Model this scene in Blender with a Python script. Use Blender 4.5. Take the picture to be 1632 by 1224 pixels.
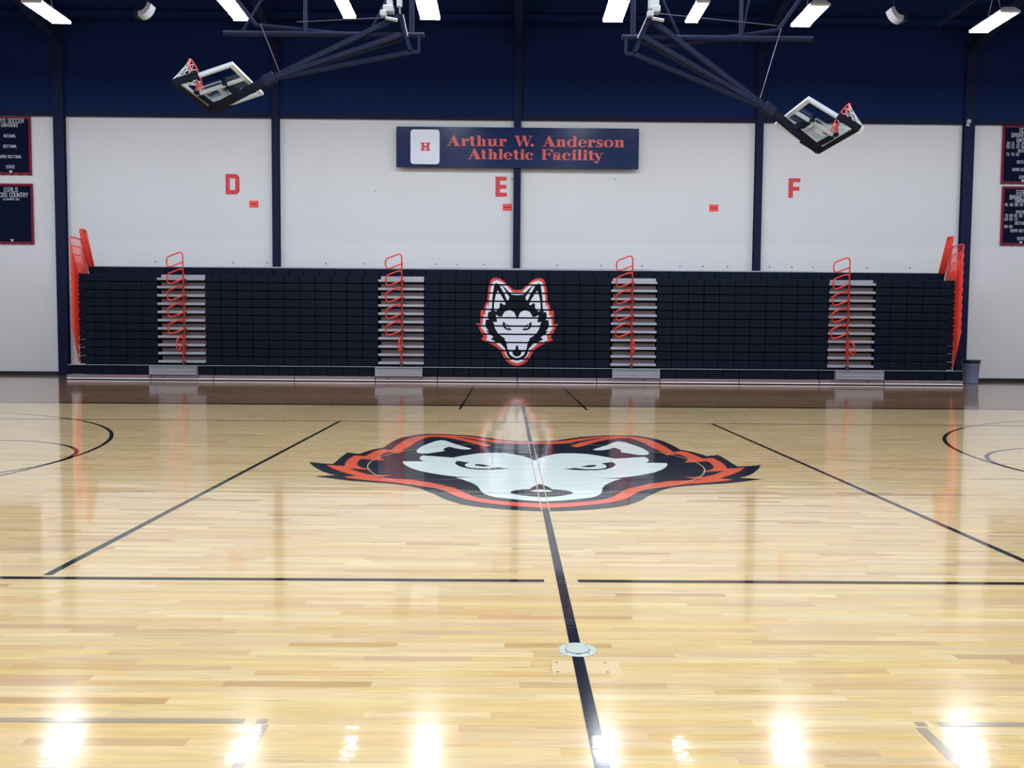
import bpy, math, random
from mathutils import Vector, Matrix
from mathutils.geometry import tessellate_polygon
random.seed(7)
for o in list(bpy.data.objects): bpy.data.objects.remove(o)
scene = bpy.context.scene
COL = scene.collection

# ---------------------------------------------------------------- camera
cam = bpy.data.cameras.new('camera'); cam.sensor_width = 36; cam.lens = 30.54
cam.clip_end = 200
camo = bpy.data.objects.new('camera', cam); COL.objects.link(camo)
Rv, Uv, Fv = Vector((0.999952, -0.006165, 0.007634)), Vector((-0.007264, 0.057982, 0.998291)), Vector((0.006597, 0.998299, -0.057935))
camo.matrix_world = Matrix.Translation((-0.3313, 0, 1.4527)) @ Matrix((Rv, Uv, -Fv)).transposed().to_4x4()
scene.camera = camo
# ---------------------------------------------------------------- world, exposure
w = bpy.data.worlds.new('world'); scene.world = w; w.use_nodes = True
w.node_tree.nodes['Background'].inputs[0].default_value = (.5, .6, 1, 1)
w.node_tree.nodes['Background'].inputs[1].default_value = 0.02
vs = scene.view_settings
vs.view_transform = 'Standard'; vs.look = 'None'; vs.gamma = 1; vs.use_curve_mapping = False
vs.exposure = 0.0
LAMP = 96.0        # emission of the high-bay lenses
LAMP_DIM = 40.0

# ---------------------------------------------------------------- main dimensions (metres)
WY = 28.35          # face of the wall behind the bleachers
WZ = 8.29           # top of the painted part of that wall
YB = 25.90          # seat fronts
Z0, DZ = 0.456, 0.2440   # first upper seat row, rise per row
CY = 9.608          # court centre

# ---------------------------------------------------------------- materials
def new_mat(name):
    m = bpy.data.materials.new(name); m.use_nodes = True
    return m, m.node_tree.nodes, m.node_tree.links, m.node_tree.nodes['Principled BSDF']

def mat(name, col, rough=.5, metal=0.0, var=.06, scale=6.0, bump=0.0, spec=.5, coat=0, stretch=(1, 1, 1)):
    m, n, l, b = new_mat(name)
    g = n.new('ShaderNodeNewGeometry'); mp = n.new('ShaderNodeMapping'); mp.inputs['Scale'].default_value = stretch
    nz = n.new('ShaderNodeTexNoise'); nz.inputs['Scale'].default_value = scale; nz.inputs['Detail'].default_value = 4
    l.new(g.outputs['Position'], mp.inputs[0]); l.new(mp.outputs[0], nz.inputs['Vector'])
    mr = n.new('ShaderNodeMapRange'); mr.inputs[3].default_value = 1 - var; mr.inputs[4].default_value = 1 + var
    l.new(nz.outputs[0], mr.inputs[0])
    hs = n.new('ShaderNodeHueSaturation'); hs.inputs['Color'].default_value = (*col, 1)
    l.new(mr.outputs[0], hs.inputs['Value']); l.new(hs.outputs[0], b.inputs['Base Color'])
    b.inputs['Roughness'].default_value = rough; b.inputs['Metallic'].default_value = metal
    b.inputs['Specular IOR Level'].default_value = spec
    b.inputs['Coat Weight'].default_value = coat
    if bump:
        bp = n.new('ShaderNodeBump'); bp.inputs['Distance'].default_value = bump; bp.inputs['Strength'].default_value = 1
        l.new(nz.outputs[0], bp.inputs['Height']); l.new(bp.outputs[0], b.inputs['Normal'])
    return m

def emis(name, col, s):
    m, n, l, b = new_mat(name)
    b.inputs['Base Color'].default_value = (.8, .8, .8, 1)
    b.inputs['Emission Color'].default_value = (*col, 1); b.inputs['Emission Strength'].default_value = s
    return m

def math_n(n, l, op, a, b=None, c=None):
    x = n.new('ShaderNodeMath'); x.operation = op
    for i, v in enumerate((a, b, c)):
        if v is None: continue
        if isinstance(v, (int, float)): x.inputs[i].default_value = v
        else: l.new(v, x.inputs[i])
    return x.outputs[0]

PW = .0572          # strip width of the maple floor
def floor_nodes(n, l):
    """shared by the bare floor and everything painted on it: strip cells and the slightly cupped varnish"""
    g = n.new('ShaderNodeNewGeometry'); s = n.new('ShaderNodeSeparateXYZ'); l.new(g.outputs['Position'], s.inputs[0])
    x, y = s.outputs[0], s.outputs[1]
    yr = math_n(n, l, 'DIVIDE', y, PW); row = math_n(n, l, 'FLOOR', yr); fr = math_n(n, l, 'FRACT', yr)
    w1 = n.new('ShaderNodeTexWhiteNoise'); w1.noise_dimensions = '1D'; l.new(row, w1.inputs['W'])
    off = math_n(n, l, 'MULTIPLY_ADD', w1.outputs[0], 9.7, 50.0)
    ln = math_n(n, l, 'MULTIPLY_ADD', w1.outputs[0], .55, .45)
    xc = math_n(n, l, 'DIVIDE', math_n(n, l, 'ADD', x, off), ln)
    cell = math_n(n, l, 'FLOOR', xc)
    cv = n.new('ShaderNodeCombineXYZ'); l.new(cell, cv.inputs[0]); l.new(row, cv.inputs[1])
    w2 = n.new('ShaderNodeTexWhiteNoise'); w2.noise_dimensions = '2D'; l.new(cv.outputs[0], w2.inputs['Vector'])
    # varnish: each strip tilts a hair, plus slow waves
    tilt = math_n(n, l, 'MULTIPLY', math_n(n, l, 'SUBTRACT', w2.outputs[0], .5), math_n(n, l, 'MULTIPLY', fr, PW * .011))
    mp = n.new('ShaderNodeMapping'); mp.inputs['Scale'].default_value = (.9, 7, 1); l.new(g.outputs['Position'], mp.inputs[0])
    nz = n.new('ShaderNodeTexNoise'); nz.inputs['Scale'].default_value = 1.0; nz.inputs['Detail'].default_value = 3
    l.new(mp.outputs[0], nz.inputs['Vector'])
    h = math_n(n, l, 'MULTIPLY_ADD', nz.outputs[0], .0011, tilt)
    bp = n.new('ShaderNodeBump'); bp.inputs['Distance'].default_value = 1; bp.inputs['Strength'].default_value = 1
    l.new(h, bp.inputs['Height'])
    return g, x, y, fr, w2, bp

def gloss(b, n, l, bp):
    b.inputs['Roughness'].default_value = .14
    b.inputs['Specular IOR Level'].default_value = 0.12
    b.inputs['Coat Weight'].default_value = .66
    b.inputs['Coat Roughness'].default_value = .03
    b.inputs['Coat IOR'].default_value = 1.5
    l.new(bp.outputs[0], b.inputs['Coat Normal'])

def wood_floor():
    m, n, l, b = new_mat('maple_floor')
    g, x, y, fr, w2, bp = floor_nodes(n, l)
    cr = n.new('ShaderNodeValToRGB'); e = cr.color_ramp.elements
    e[0].position = 0; e[0].color = (.54, .36, .18, 1)
    e[1].position = 1; e[1].color = (.77, .60, .31, 1)
    for p, c in ((.05, (.60, .415, .205, 1)), (.16, (.66, .475, .24, 1)), (.5, (.695, .52, .255, 1)), (.85, (.73, .555, .28, 1))):
        q = e.new(p); q.color = c
    l.new(w2.outputs[0], cr.inputs[0])
    mp = n.new('ShaderNodeMapping'); mp.inputs['Scale'].default_value = (1.6, 26, 1); l.new(g.outputs['Position'], mp.inputs[0])
    nz = n.new('ShaderNodeTexNoise'); nz.inputs['Scale'].default_value = 1.4; nz.inputs['Detail'].default_value = 6; nz.inputs['Roughness'].default_value = .62
    nz.inputs['Distortion'].default_value = .6
    off = n.new('ShaderNodeVectorMath'); off.operation = 'ADD'; l.new(mp.outputs[0], off.inputs[0]); l.new(w2.outputs[1], off.inputs[1])
    l.new(off.outputs[0], nz.inputs['Vector'])
    gr = n.new('ShaderNodeMapRange'); gr.inputs[1].default_value = .25; gr.inputs[2].default_value = .75
    gr.inputs[3].default_value = .81; gr.inputs[4].default_value = 1.12; l.new(nz.outputs[0], gr.inputs[0])
    # mineral streaks and knots
    mp2 = n.new('ShaderNodeMapping'); mp2.inputs['Scale'].default_value = (1.1, 9, 1); l.new(g.outputs['Position'], mp2.inputs[0])
    nk = n.new('ShaderNodeTexNoise'); nk.inputs['Scale'].default_value = 2.1; nk.inputs['Detail'].default_value = 3; l.new(mp2.outputs[0], nk.inputs['Vector'])
    kr = n.new('ShaderNodeMapRange'); kr.inputs[1].default_value = .655; kr.inputs[2].default_value = .80; kr.inputs[3].default_value = 0; kr.inputs[4].default_value = .55
    l.new(nk.outputs[0], kr.inputs[0])
    mx = n.new('ShaderNodeMix'); mx.data_type = 'RGBA'; l.new(kr.outputs[0], mx.inputs[0]); l.new(cr.outputs[0], mx.inputs[6]); mx.inputs[7].default_value = (.38, .20, .09, 1)
    # seams
    ed = math_n(n, l, 'LESS_THAN', math_n(n, l, 'ABSOLUTE', math_n(n, l, 'SUBTRACT', fr, .5)), .485)
    sm = math_n(n, l, 'MULTIPLY_ADD', ed, .12, .88)
    v = math_n(n, l, 'MULTIPLY', gr.outputs[0], sm)
    hs = n.new('ShaderNodeHueSaturation'); l.new(mx.outputs[2], hs.inputs['Color']); l.new(v, hs.inputs['Value'])
    sp = n.new('ShaderNodeSeparateColor'); l.new(w2.outputs[1], sp.inputs[0])
    l.new(math_n(n, l, 'MULTIPLY_ADD', sp.outputs[1], .014, .4895), hs.inputs['Hue']); l.new(math_n(n, l, 'MULTIPLY_ADD', sp.outputs[2], .22, .90), hs.inputs['Saturation'])
    # stained border outside the court lines
    outy = math_n(n, l, 'GREATER_THAN', math_n(n, l, 'ABSOLUTE', math_n(n, l, 'SUBTRACT', y, CY)), 7.9)
    outx = math_n(n, l, 'GREATER_THAN', math_n(n, l, 'ABSOLUTE', x), 13.4)
    ou = math_n(n, l, 'MAXIMUM', outy, outx)
    mb = n.new('ShaderNodeMix'); mb.data_type = 'RGBA'; mb.blend_type = 'MULTIPLY'; l.new(ou, mb.inputs[0]); l.new(hs.outputs[0], mb.inputs[6]); mb.inputs[7].default_value = (.36, .26, .20, 1)
    l.new(mb.outputs[2], b.inputs['Base Color'])
    gloss(b, n, l, bp)
    return m

def floor_paint(name, col):
    m, n, l, b = new_mat(name)
    g, x, y, fr, w2, bp = floor_nodes(n, l)
    hs = n.new('ShaderNodeHueSaturation'); hs.inputs['Color'].default_value = (*col, 1)
    l.new(math_n(n, l, 'MULTIPLY_ADD', w2.outputs[0], .08, .96), hs.inputs['Value']); l.new(hs.outputs[0], b.inputs['Base Color'])
    gloss(b, n, l, bp)
    return m

def wall_mat():
    m, n, l, b = new_mat('painted_wall')
    g = n.new('ShaderNodeNewGeometry'); s = n.new('ShaderNodeSeparateXYZ'); l.new(g.outputs['Position'], s.inputs[0])
    cr = math_n(n, l, 'FRACT', math_n(n, l, 'DIVIDE', s.outputs[2], .2032))
    ln = math_n(n, l, 'LESS_THAN', cr, .06)
    low = math_n(n, l, 'LESS_THAN', s.outputs[2], 4.37)
    nz = n.new('ShaderNodeTexNoise'); nz.inputs['Scale'].default_value = .35; nz.inputs['Detail'].default_value = 6; l.new(g.outputs['Position'], nz.inputs['Vector'])
    v = math_n(n, l, 'MULTIPLY_ADD', ln, -.010, math_n(n, l, 'MULTIPLY_ADD', low, .05, math_n(n, l, 'MULTIPLY_ADD', nz.outputs[0], .10, .915)))
    hs = n.new('ShaderNodeHueSaturation'); hs.inputs['Color'].default_value = (.66, .665, .69, 1); l.new(v, hs.inputs['Value'])
    l.new(hs.outputs[0], b.inputs['Base Color']); b.inputs['Roughness'].default_value = .6
    bp = n.new('ShaderNodeBump'); bp.inputs['Distance'].default_value = .0006; l.new(math_n(n, l, 'SUBTRACT', 1, ln), bp.inputs['Height']); l.new(bp.outputs[0], b.inputs['Normal'])
    return m

def navy_wall_mat():
    m, n, l, b = new_mat('navy_upper_wall')
    g = n.new('ShaderNodeNewGeometry')
    nz = n.new('ShaderNodeTexNoise'); nz.inputs['Scale'].default_value = 1.3; nz.inputs['Detail'].default_value = 8; nz.inputs['Roughness'].default_value = .7
    l.new(g.outputs['Position'], nz.inputs['Vector'])
    cr = n.new('ShaderNodeValToRGB'); e = cr.color_ramp.elements
    e[0].position = .70; e[0].color = (.008, .020, .085, 1); e[1].position = .78; e[1].color = (.06, .03, .04, 1)
    l.new(nz.outputs[0], cr.inputs[0]); l.new(cr.outputs[0], b.inputs['Base Color']); b.inputs['Roughness'].default_value = .75
    b.inputs['Specular IOR Level'].default_value = .05
    return m

NAVY = (.0075, .0095, .023)
M = dict(
    floor=wood_floor(), wall=wall_mat(), navy_wall=navy_wall_mat(),
    f_navy=floor_paint('court_paint_navy', (.006, .008, .02)), f_orange=floor_paint('court_paint_orange', (.86, .125, .05)),
    f_white=floor_paint('court_paint_white', (.80, .90, .87)), f_black=floor_paint('court_line_black', (.008, .008, .010)),
    f_grey=floor_paint('court_line_grey', (.37, .30, .22)), f_tan=floor_paint('court_line_tan', (.62, .50, .33)),
    f_patch=floor_paint('patch_wood', (.71, .54, .31)),
    navy=mat('navy_steel', (.011, .015, .048), .7, spec=.1), deckdark=mat('dark_void', (.006, .006, .010), .8),
    ceil=mat('navy_roof_deck', (.008, .020, .085), .8, spec=.05), steel=mat('navy_steel_pipe', (.013, .018, .050), .6, spec=.12),
    seat=mat('navy_seat_plastic', (.0022, .0062, .0165), .5, scale=40, var=.1, spec=.13),
    alu=mat('brushed_aluminium', (.40, .41, .47), .42, .5, scale=30, stretch=(.1, 4, 4)),
    riser=mat('riser_panel', (.17, .125, .13), .5, .1, scale=8), kick=mat('kick_panel_aluminium', (.26, .185, .195), .4, .2, scale=5),
    orange=mat('orange_powder_coat', (.78, .040, .022), .35, scale=10), black=mat('black_rubber', (.012, .012, .014), .5),
    s_orange=mat('seat_paint_orange', (.60, .045, .035), .4), s_white=mat('seat_paint_white', (.66, .70, .80), .4), s_navy=mat('seat_paint_navy', (.0035, .005, .010), .5, spec=.13),
    sign=mat('sign_board_navy', (.008, .019, .080), .25, scale=2, spec=.15), sign_white=mat('sign_white', (.66, .69, .80), .4), sign_orange=mat('sign_lettering_orange', (.60, .075, .055), .4),
    wallred=mat('wall_letter_red', (.60, .035, .045), .5), paper=mat('orange_paper', (.82, .075, .055), .6),
    cloth=mat('navy_banner_felt', (.004, .007, .026), .9, scale=60, spec=.06), clothred=mat('red_banner_trim', (.20, .020, .038), .9, scale=60, spec=.06), clothwhite=mat('banner_white_lettering', (.50, .52, .60), .9),
    base=mat('black_baseboard', (.006, .006, .012), .4),
    frame=mat('white_backboard_frame', (.66, .78, .95), .4), pad=mat('dark_backboard_pad', (.006, .009, .022), .7, spec=.15), net=mat('white_net_cord', (.75, .75, .78), .8),
    rim=mat('orange_rim', (.75, .045, .03), .35), edge=mat('polished_aluminium_edge', (.80, .82, .90), .3, .3), housing=mat('lamp_housing_white', (.75, .76, .8), .45), grey=mat('light_grey_casing', (.45, .47, .52), .5),
    bin=mat('blue_grey_bin_plastic', (.22, .29, .47), .45), liner=mat('dark_bin_liner', (.012, .014, .03), .3),
    brass=mat('dull_plate_metal', (.46, .52, .47), .4, .4, scale=20), bolt=mat('dark_bolt', (.05, .05, .06), .5), cable=mat('steel_cable', (.14, .15, .2), .4, .5),
    lens=emis('lamp_lens', (.86, .92, 1.0), LAMP), lens_dim=emis('lamp_lens_dim', (.95, .97, 1.0), LAMP_DIM))
gm, gn, gl, gb = new_mat('backboard_glass'); gb.inputs['Transmission Weight'].default_value = 1; gb.inputs['Roughness'].default_value = .02
gb.inputs['Base Color'].default_value = (.82, .92, .92, 1); gb.inputs['IOR'].default_value = 1.12
M['glass'] = gm

# ---------------------------------------------------------------- mesh building
def wloc(o):
    v = Vector((0, 0, 0))
    while o: v = v + o.location; o = o.parent
    return v

class MB:
    def __init__(s): s.v, s.f, s.m = [], [], []
    def add(s, vs, fs, m=0):
        k = len(s.v); s.v += [tuple(q) for q in vs]; s.f += [tuple(k + i for i in f) for f in fs]; s.m += [m] * len(fs); return s
    def box(s, x0, x1, y0, y1, z0, z1, m=0, c=0):
        if c:
            vs = []
            for z, q in ((z0, c), (z0 + c, 0), (z1 - c, 0), (z1, c)):
                vs += [(x0 + q, y0 + q, z), (x1 - q, y0 + q, z), (x1 - q, y1 - q, z), (x0 + q, y1 - q, z)]
            fs = [(3, 2, 1, 0), (12, 13, 14, 15)]
            for r in range(3):
                for i in range(4): j = (i + 1) % 4; fs.append((r * 4 + i, r * 4 + j, r * 4 + 4 + j, r * 4 + 4 + i))
            return s.add(vs, fs, m)
        vs = [(x, y, z) for z in (z0, z1) for x, y in ((x0, y0), (x1, y0), (x1, y1), (x0, y1))]
        return s.add(vs, [(3, 2, 1, 0), (4, 5, 6, 7), (0, 1, 5, 4), (1, 2, 6, 5), (2, 3, 7, 6), (3, 0, 4, 7)], m)
    def bar(s, a, b, w, h=None, m=0, up=(0, 0, 1)):
        h = h or w; a, b = Vector(a), Vector(b); d = (b - a).normalized(); u = Vector(up)
        if abs(d.dot(u)) > .98: u = Vector((0, 1, 0))
        r = d.cross(u).normalized(); u = r.cross(d)
        vs = [p + r * sx * w / 2 + u * sz * h / 2 for p in (a, b) for sx, sz in ((-1, -1), (1, -1), (1, 1), (-1, 1))]
        return s.add(vs, [(3, 2, 1, 0), (4, 5, 6, 7), (0, 1, 5, 4), (1, 2, 6, 5), (2, 3, 7, 6), (3, 0, 4, 7)], m)
    def tube(s, pts, r, seg=8, m=0, closed=False):
        pts = [Vector(p) for p in pts]; N = len(pts); rings = []
        ref = Vector((0.13, 0.2, 1)).normalized()
        for i, p in enumerate(pts):
            a = pts[i - 1] if (i or closed) else p; b = pts[(i + 1) % N] if (i < N - 1 or closed) else p
            d = (b - a).normalized(); u = ref if abs(d.dot(ref)) < .95 else Vector((0, 1, .1)).normalized()
            x = d.cross(u).normalized(); y = d.cross(x)
            rings.append([p + (x * math.cos(t) + y * math.sin(t)) * r for t in [2 * math.pi * k / seg for k in range(seg)]])
        vs = [q for R in rings for q in R]; fs = []
        for i in range(N if closed else N - 1):
            j = (i + 1) % N
            for k in range(seg): fs.append((i * seg + k, i * seg + (k + 1) % seg, j * seg + (k + 1) % seg, j * seg + k))
        if not closed: fs += [tuple(range(seg)), tuple(range((N - 1) * seg, N * seg))[::-1]]
        return s.add(vs, fs, m)
    def lathe(s, prof, c, seg=28, m=0):
        vs = [(c[0] + r * math.cos(2 * math.pi * k / seg), c[1] + r * math.sin(2 * math.pi * k / seg), c[2] + z) for r, z in prof for k in range(seg)]
        fs = []
        for i in range(len(prof) - 1):
            for k in range(seg): fs.append((i * seg + k, i * seg + (k + 1) % seg, (i + 1) * seg + (k + 1) % seg, (i + 1) * seg + k))
        return s.add(vs, fs, m)
    def poly(s, pts, fn, m=0):
        """flat filled 2-D outline, placed by fn(u, v)"""
        P = [Vector((a, b, 0)) for a, b in pts]
        return s.add([fn(a, b) for a, b in pts], [t for t in tessellate_polygon([P])], m)
    def prism(s, pts, f0, f1, m=0):
        k = len(pts); P = [Vector((a, b, 0)) for a, b in pts]; T = tessellate_polygon([P])
        s.add([f0(a, b) for a, b in pts] + [f1(a, b) for a, b in pts], [t for t in T] + [tuple(i + k for i in t) for t in T] + [(i, (i + 1) % k, k + (i + 1) % k, k + i) for i in range(k)], m)
        return s
    def mesh(s, name, mats, off=(0, 0, 0), smooth=False):
        me = bpy.data.meshes.new(name); me.from_pydata([tuple(Vector(v) - Vector(off)) for v in s.v], [], s.f)
        for q in (mats if isinstance(mats, (list, tuple)) else [mats]): me.materials.append(q)
        for p, i in zip(me.polygons, s.m): p.material_index = i; p.use_smooth = smooth
        import bmesh
        b = bmesh.new(); b.from_mesh(me); bmesh.ops.recalc_face_normals(b, faces=b.faces); b.to_mesh(me); b.free()
        return me
    def build(s, name, mats, parent=None, smooth=False, origin=None):
        if parent is not None: off = wloc(parent)
        else:
            xs, ys, zs = zip(*s.v); off = Vector(origin) if origin is not None else Vector(((min(xs) + max(xs)) / 2, (min(ys) + max(ys)) / 2, min(zs)))
        o = bpy.data.objects.new(name, s.mesh(name, mats, off, smooth)); COL.objects.link(o)
        if parent is not None: o.parent = parent
        else: o.location = off
        return o

def tag(o, label=None, cat=None, group=None, kind=None):
    for k, v in (('label', label), ('category', cat), ('group', group), ('kind', kind)):
        if v: o[k] = v
    return o
def empty(name, loc, label, cat, group=None):
    o = bpy.data.objects.new(name, None); o.location = loc; o.empty_display_size = .2; COL.objects.link(o)
    return tag(o, label, cat, group)
def copy_tree(o, parent=None):
    c = o.copy(); COL.objects.link(c); c.parent = parent
    for ch in [q for q in bpy.data.objects if q.parent == o]: copy_tree(ch, c)
    return c
def struct(name, mb, mats, parent=None):
    o = mb.build(name, mats, parent, origin=(0, 0, 0))
    if parent is None: o['kind'] = 'structure'
    return o

# outlines of the two wolf heads, left halves in metres (mirrored about the middle)
FLOOR_EMBLEM = {
 'navy': [(0,11.701),(-0.13,11.686),(-0.359,11.785),(-0.477,11.941),(-0.719,12.203),(-0.967,12.363),(-1.215,12.453),(-1.459,12.459),(-1.574,12.39),(-1.676,12.219),(-1.768,11.994),(-1.628,12.305),(-1.748,12.067),(-1.809,11.863),(-1.845,11.556),(-1.871,11.214),(-1.879,10.92),(-1.967,10.784),(-2.031,10.589),(-2.085,10.359),(-2.178,10.415),(-2.244,10.461),(-2.251,10.363),(-2.248,10.043),(-2.24,9.715),(-2.242,9.533),(-2.366,9.579),(-2.531,9.665),(-2.433,9.399),(-2.334,9.186),(-2.237,9.004),(-2.145,8.874),(-2.058,8.79),(-2.26,8.704),(-2.129,8.625),(-1.97,8.52),(-1.841,8.444),(-1.676,8.391),(-1.499,8.327),(-1.393,8.277),(-1.314,8.228),(-1.226,8.166),(-1.135,8.062),(-1.042,7.9),(-0.951,7.735),(-0.878,7.57),(-0.795,7.438),(-0.716,7.328),(-0.626,7.251),(-0.517,7.19),(-0.41,7.134),(-0.27,7.093),(-0.132,7.057),(0,7.05)],
 'orange': [(0,11.609),(-0.132,11.594),(-0.325,11.647),(-0.533,11.823),(-0.775,12.1),(-1.023,12.287),(-1.268,12.356),(-1.469,12.313),(-1.57,12.124),(-1.676,11.806),(-1.532,12.244),(-1.638,12.032),(-1.706,11.638),(-1.738,11.221),(-1.753,10.666),(-1.796,10.728),(-1.856,10.789),(-1.919,10.689),(-1.949,10.5),(-1.983,10.141),(-2.044,10.167),(-2.12,10.204),(-2.128,10.048),(-2.131,9.8),(-2.115,9.59),(-2.082,9.39),(-2.179,9.406),(-2.303,9.48),(-2.203,9.263),(-2.081,9.056),(-1.982,8.916),(-1.846,8.746),(-1.958,8.674),(-1.913,8.617),(-1.804,8.547),(-1.654,8.464),(-1.476,8.399),(-1.295,8.296),(-1.322,8.297),(-1.193,8.232),(-1.063,8.132),(-0.959,8.033),(-0.889,7.931),(-0.798,7.724),(-0.714,7.575),(-0.598,7.444),(-0.486,7.365),(-0.341,7.286),(-0.199,7.225),(0,7.171),(0,7.362),(-0.196,7.401),(-0.342,7.453),(-0.453,7.506),(-0.566,7.6),(-0.647,7.73),(-0.733,7.923),(-0.822,8.109),(-0.952,8.25),(-1.088,8.411),(-1.236,8.479),(-1.158,8.471),(-1.29,8.547),(-1.468,8.593),(-1.57,8.631),(-1.636,8.657),(-1.543,8.733),(-1.487,8.791),(-1.638,8.807),(-1.711,8.825),(-1.778,8.889),(-1.87,9.01),(-1.949,9.131),(-2.004,9.233),(-1.899,9.181),(-1.806,9.152),(-1.744,9.173),(-1.827,9.231),(-1.89,9.3),(-1.951,9.445),(-1.98,9.596),(-1.999,9.806),(-1.987,9.927),(-1.892,9.876),(-1.79,9.827),(-1.702,9.82),(-1.761,9.954),(-1.805,10.092),(-1.814,10.178),(-1.797,10.373),(-1.768,10.496),(-1.72,10.48),(-1.611,10.382),(-1.605,10.61),(-1.594,10.835),(-1.558,11.14),(-1.524,11.499),(-1.588,10.5),(-1.578,10.771),(-1.559,11.165),(-1.521,11.536),(-1.463,11.866),(-1.39,12.094),(-1.284,12.1),(-1.122,11.982),(-0.932,11.706),(-0.808,11.485),(-0.652,11.162),(-0.573,11.066),(-0.511,11.238),(-0.58,11.347),(-0.628,11.495),(-0.7,11.627),(-0.871,11.87),(-1.076,12.183),(-0.926,12.042),(-0.705,11.766),(-0.528,11.545),(-0.38,11.419),(-0.135,11.388),(0,11.402)],
 'ear': [(-1.427,10.584),(-1.432,10.778),(-1.414,11.022),(-1.355,11.323),(-1.27,11.641),(-1.196,11.72),(-1.134,11.649),(-1.026,11.384),(-0.902,11.132),(-0.76,10.868),(-0.799,10.794),(-0.884,10.806),(-0.976,10.922),(-1.055,11.057),(-1.104,10.915),(-1.115,10.778),(-1.083,10.655),(-1.112,10.6),(-1.178,10.52),(-1.271,10.404),(-1.342,10.401),(-1.398,10.457)],
 'face': [(0,9.871),(-0.056,10.07),(-0.152,10.276),(-0.252,10.417),(-0.354,10.501),(-0.509,10.508),(-0.661,10.449),(-0.778,10.318),(-0.872,10.192),(-0.945,10.077),(-1.046,10.114),(-1.17,10.178),(-1.315,10.235),(-1.335,10.079),(-1.321,9.943),(-1.286,9.831),(-1.246,9.768),(-1.403,9.761),(-1.492,9.75),(-1.473,9.61),(-1.423,9.445),(-1.348,9.269),(-1.239,9.084),(-1.092,8.924),(-0.952,8.806),(-0.817,8.722),(-0.636,8.683),(-0.836,8.67),(-0.767,8.571),(-0.675,8.403),(-0.621,8.272),(-0.589,8.149),(-0.563,7.973),(-0.535,7.824),(-0.479,7.703),(-0.417,7.633),(-0.305,7.569),(-0.158,7.497),(0,7.452)],
 'eye': [(-0.88,9.811),(-0.81,9.749),(-0.735,9.675),(-0.774,9.61),(-0.782,9.485),(-0.754,9.366),(-0.687,9.297),(-0.622,9.271),(-0.531,9.275),(-0.477,9.306),(-0.414,9.356),(-0.368,9.311),(-0.29,9.267),(-0.394,9.216),(-0.511,9.188),(-0.637,9.195),(-0.749,9.277),(-0.828,9.392),(-0.89,9.573),(-0.897,9.7)],
 'pupil': [(-0.665,9.583),(-0.584,9.556),(-0.489,9.437),(-0.58,9.403),(-0.671,9.49)],
 'nose': [(0,8.488),(0,8.332),(-0.054,8.214),(-0.089,8.122),(-0.103,8.046),(-0.186,8.017),(-0.25,7.971),(-0.289,7.884),(-0.274,7.813),(-0.206,7.745),(-0.116,7.683),(0,7.647)],
 'glint': [(0,8.023),(-0.061,8.004),(-0.106,7.946),(-0.063,7.917),(0,7.906)],
}
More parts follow.
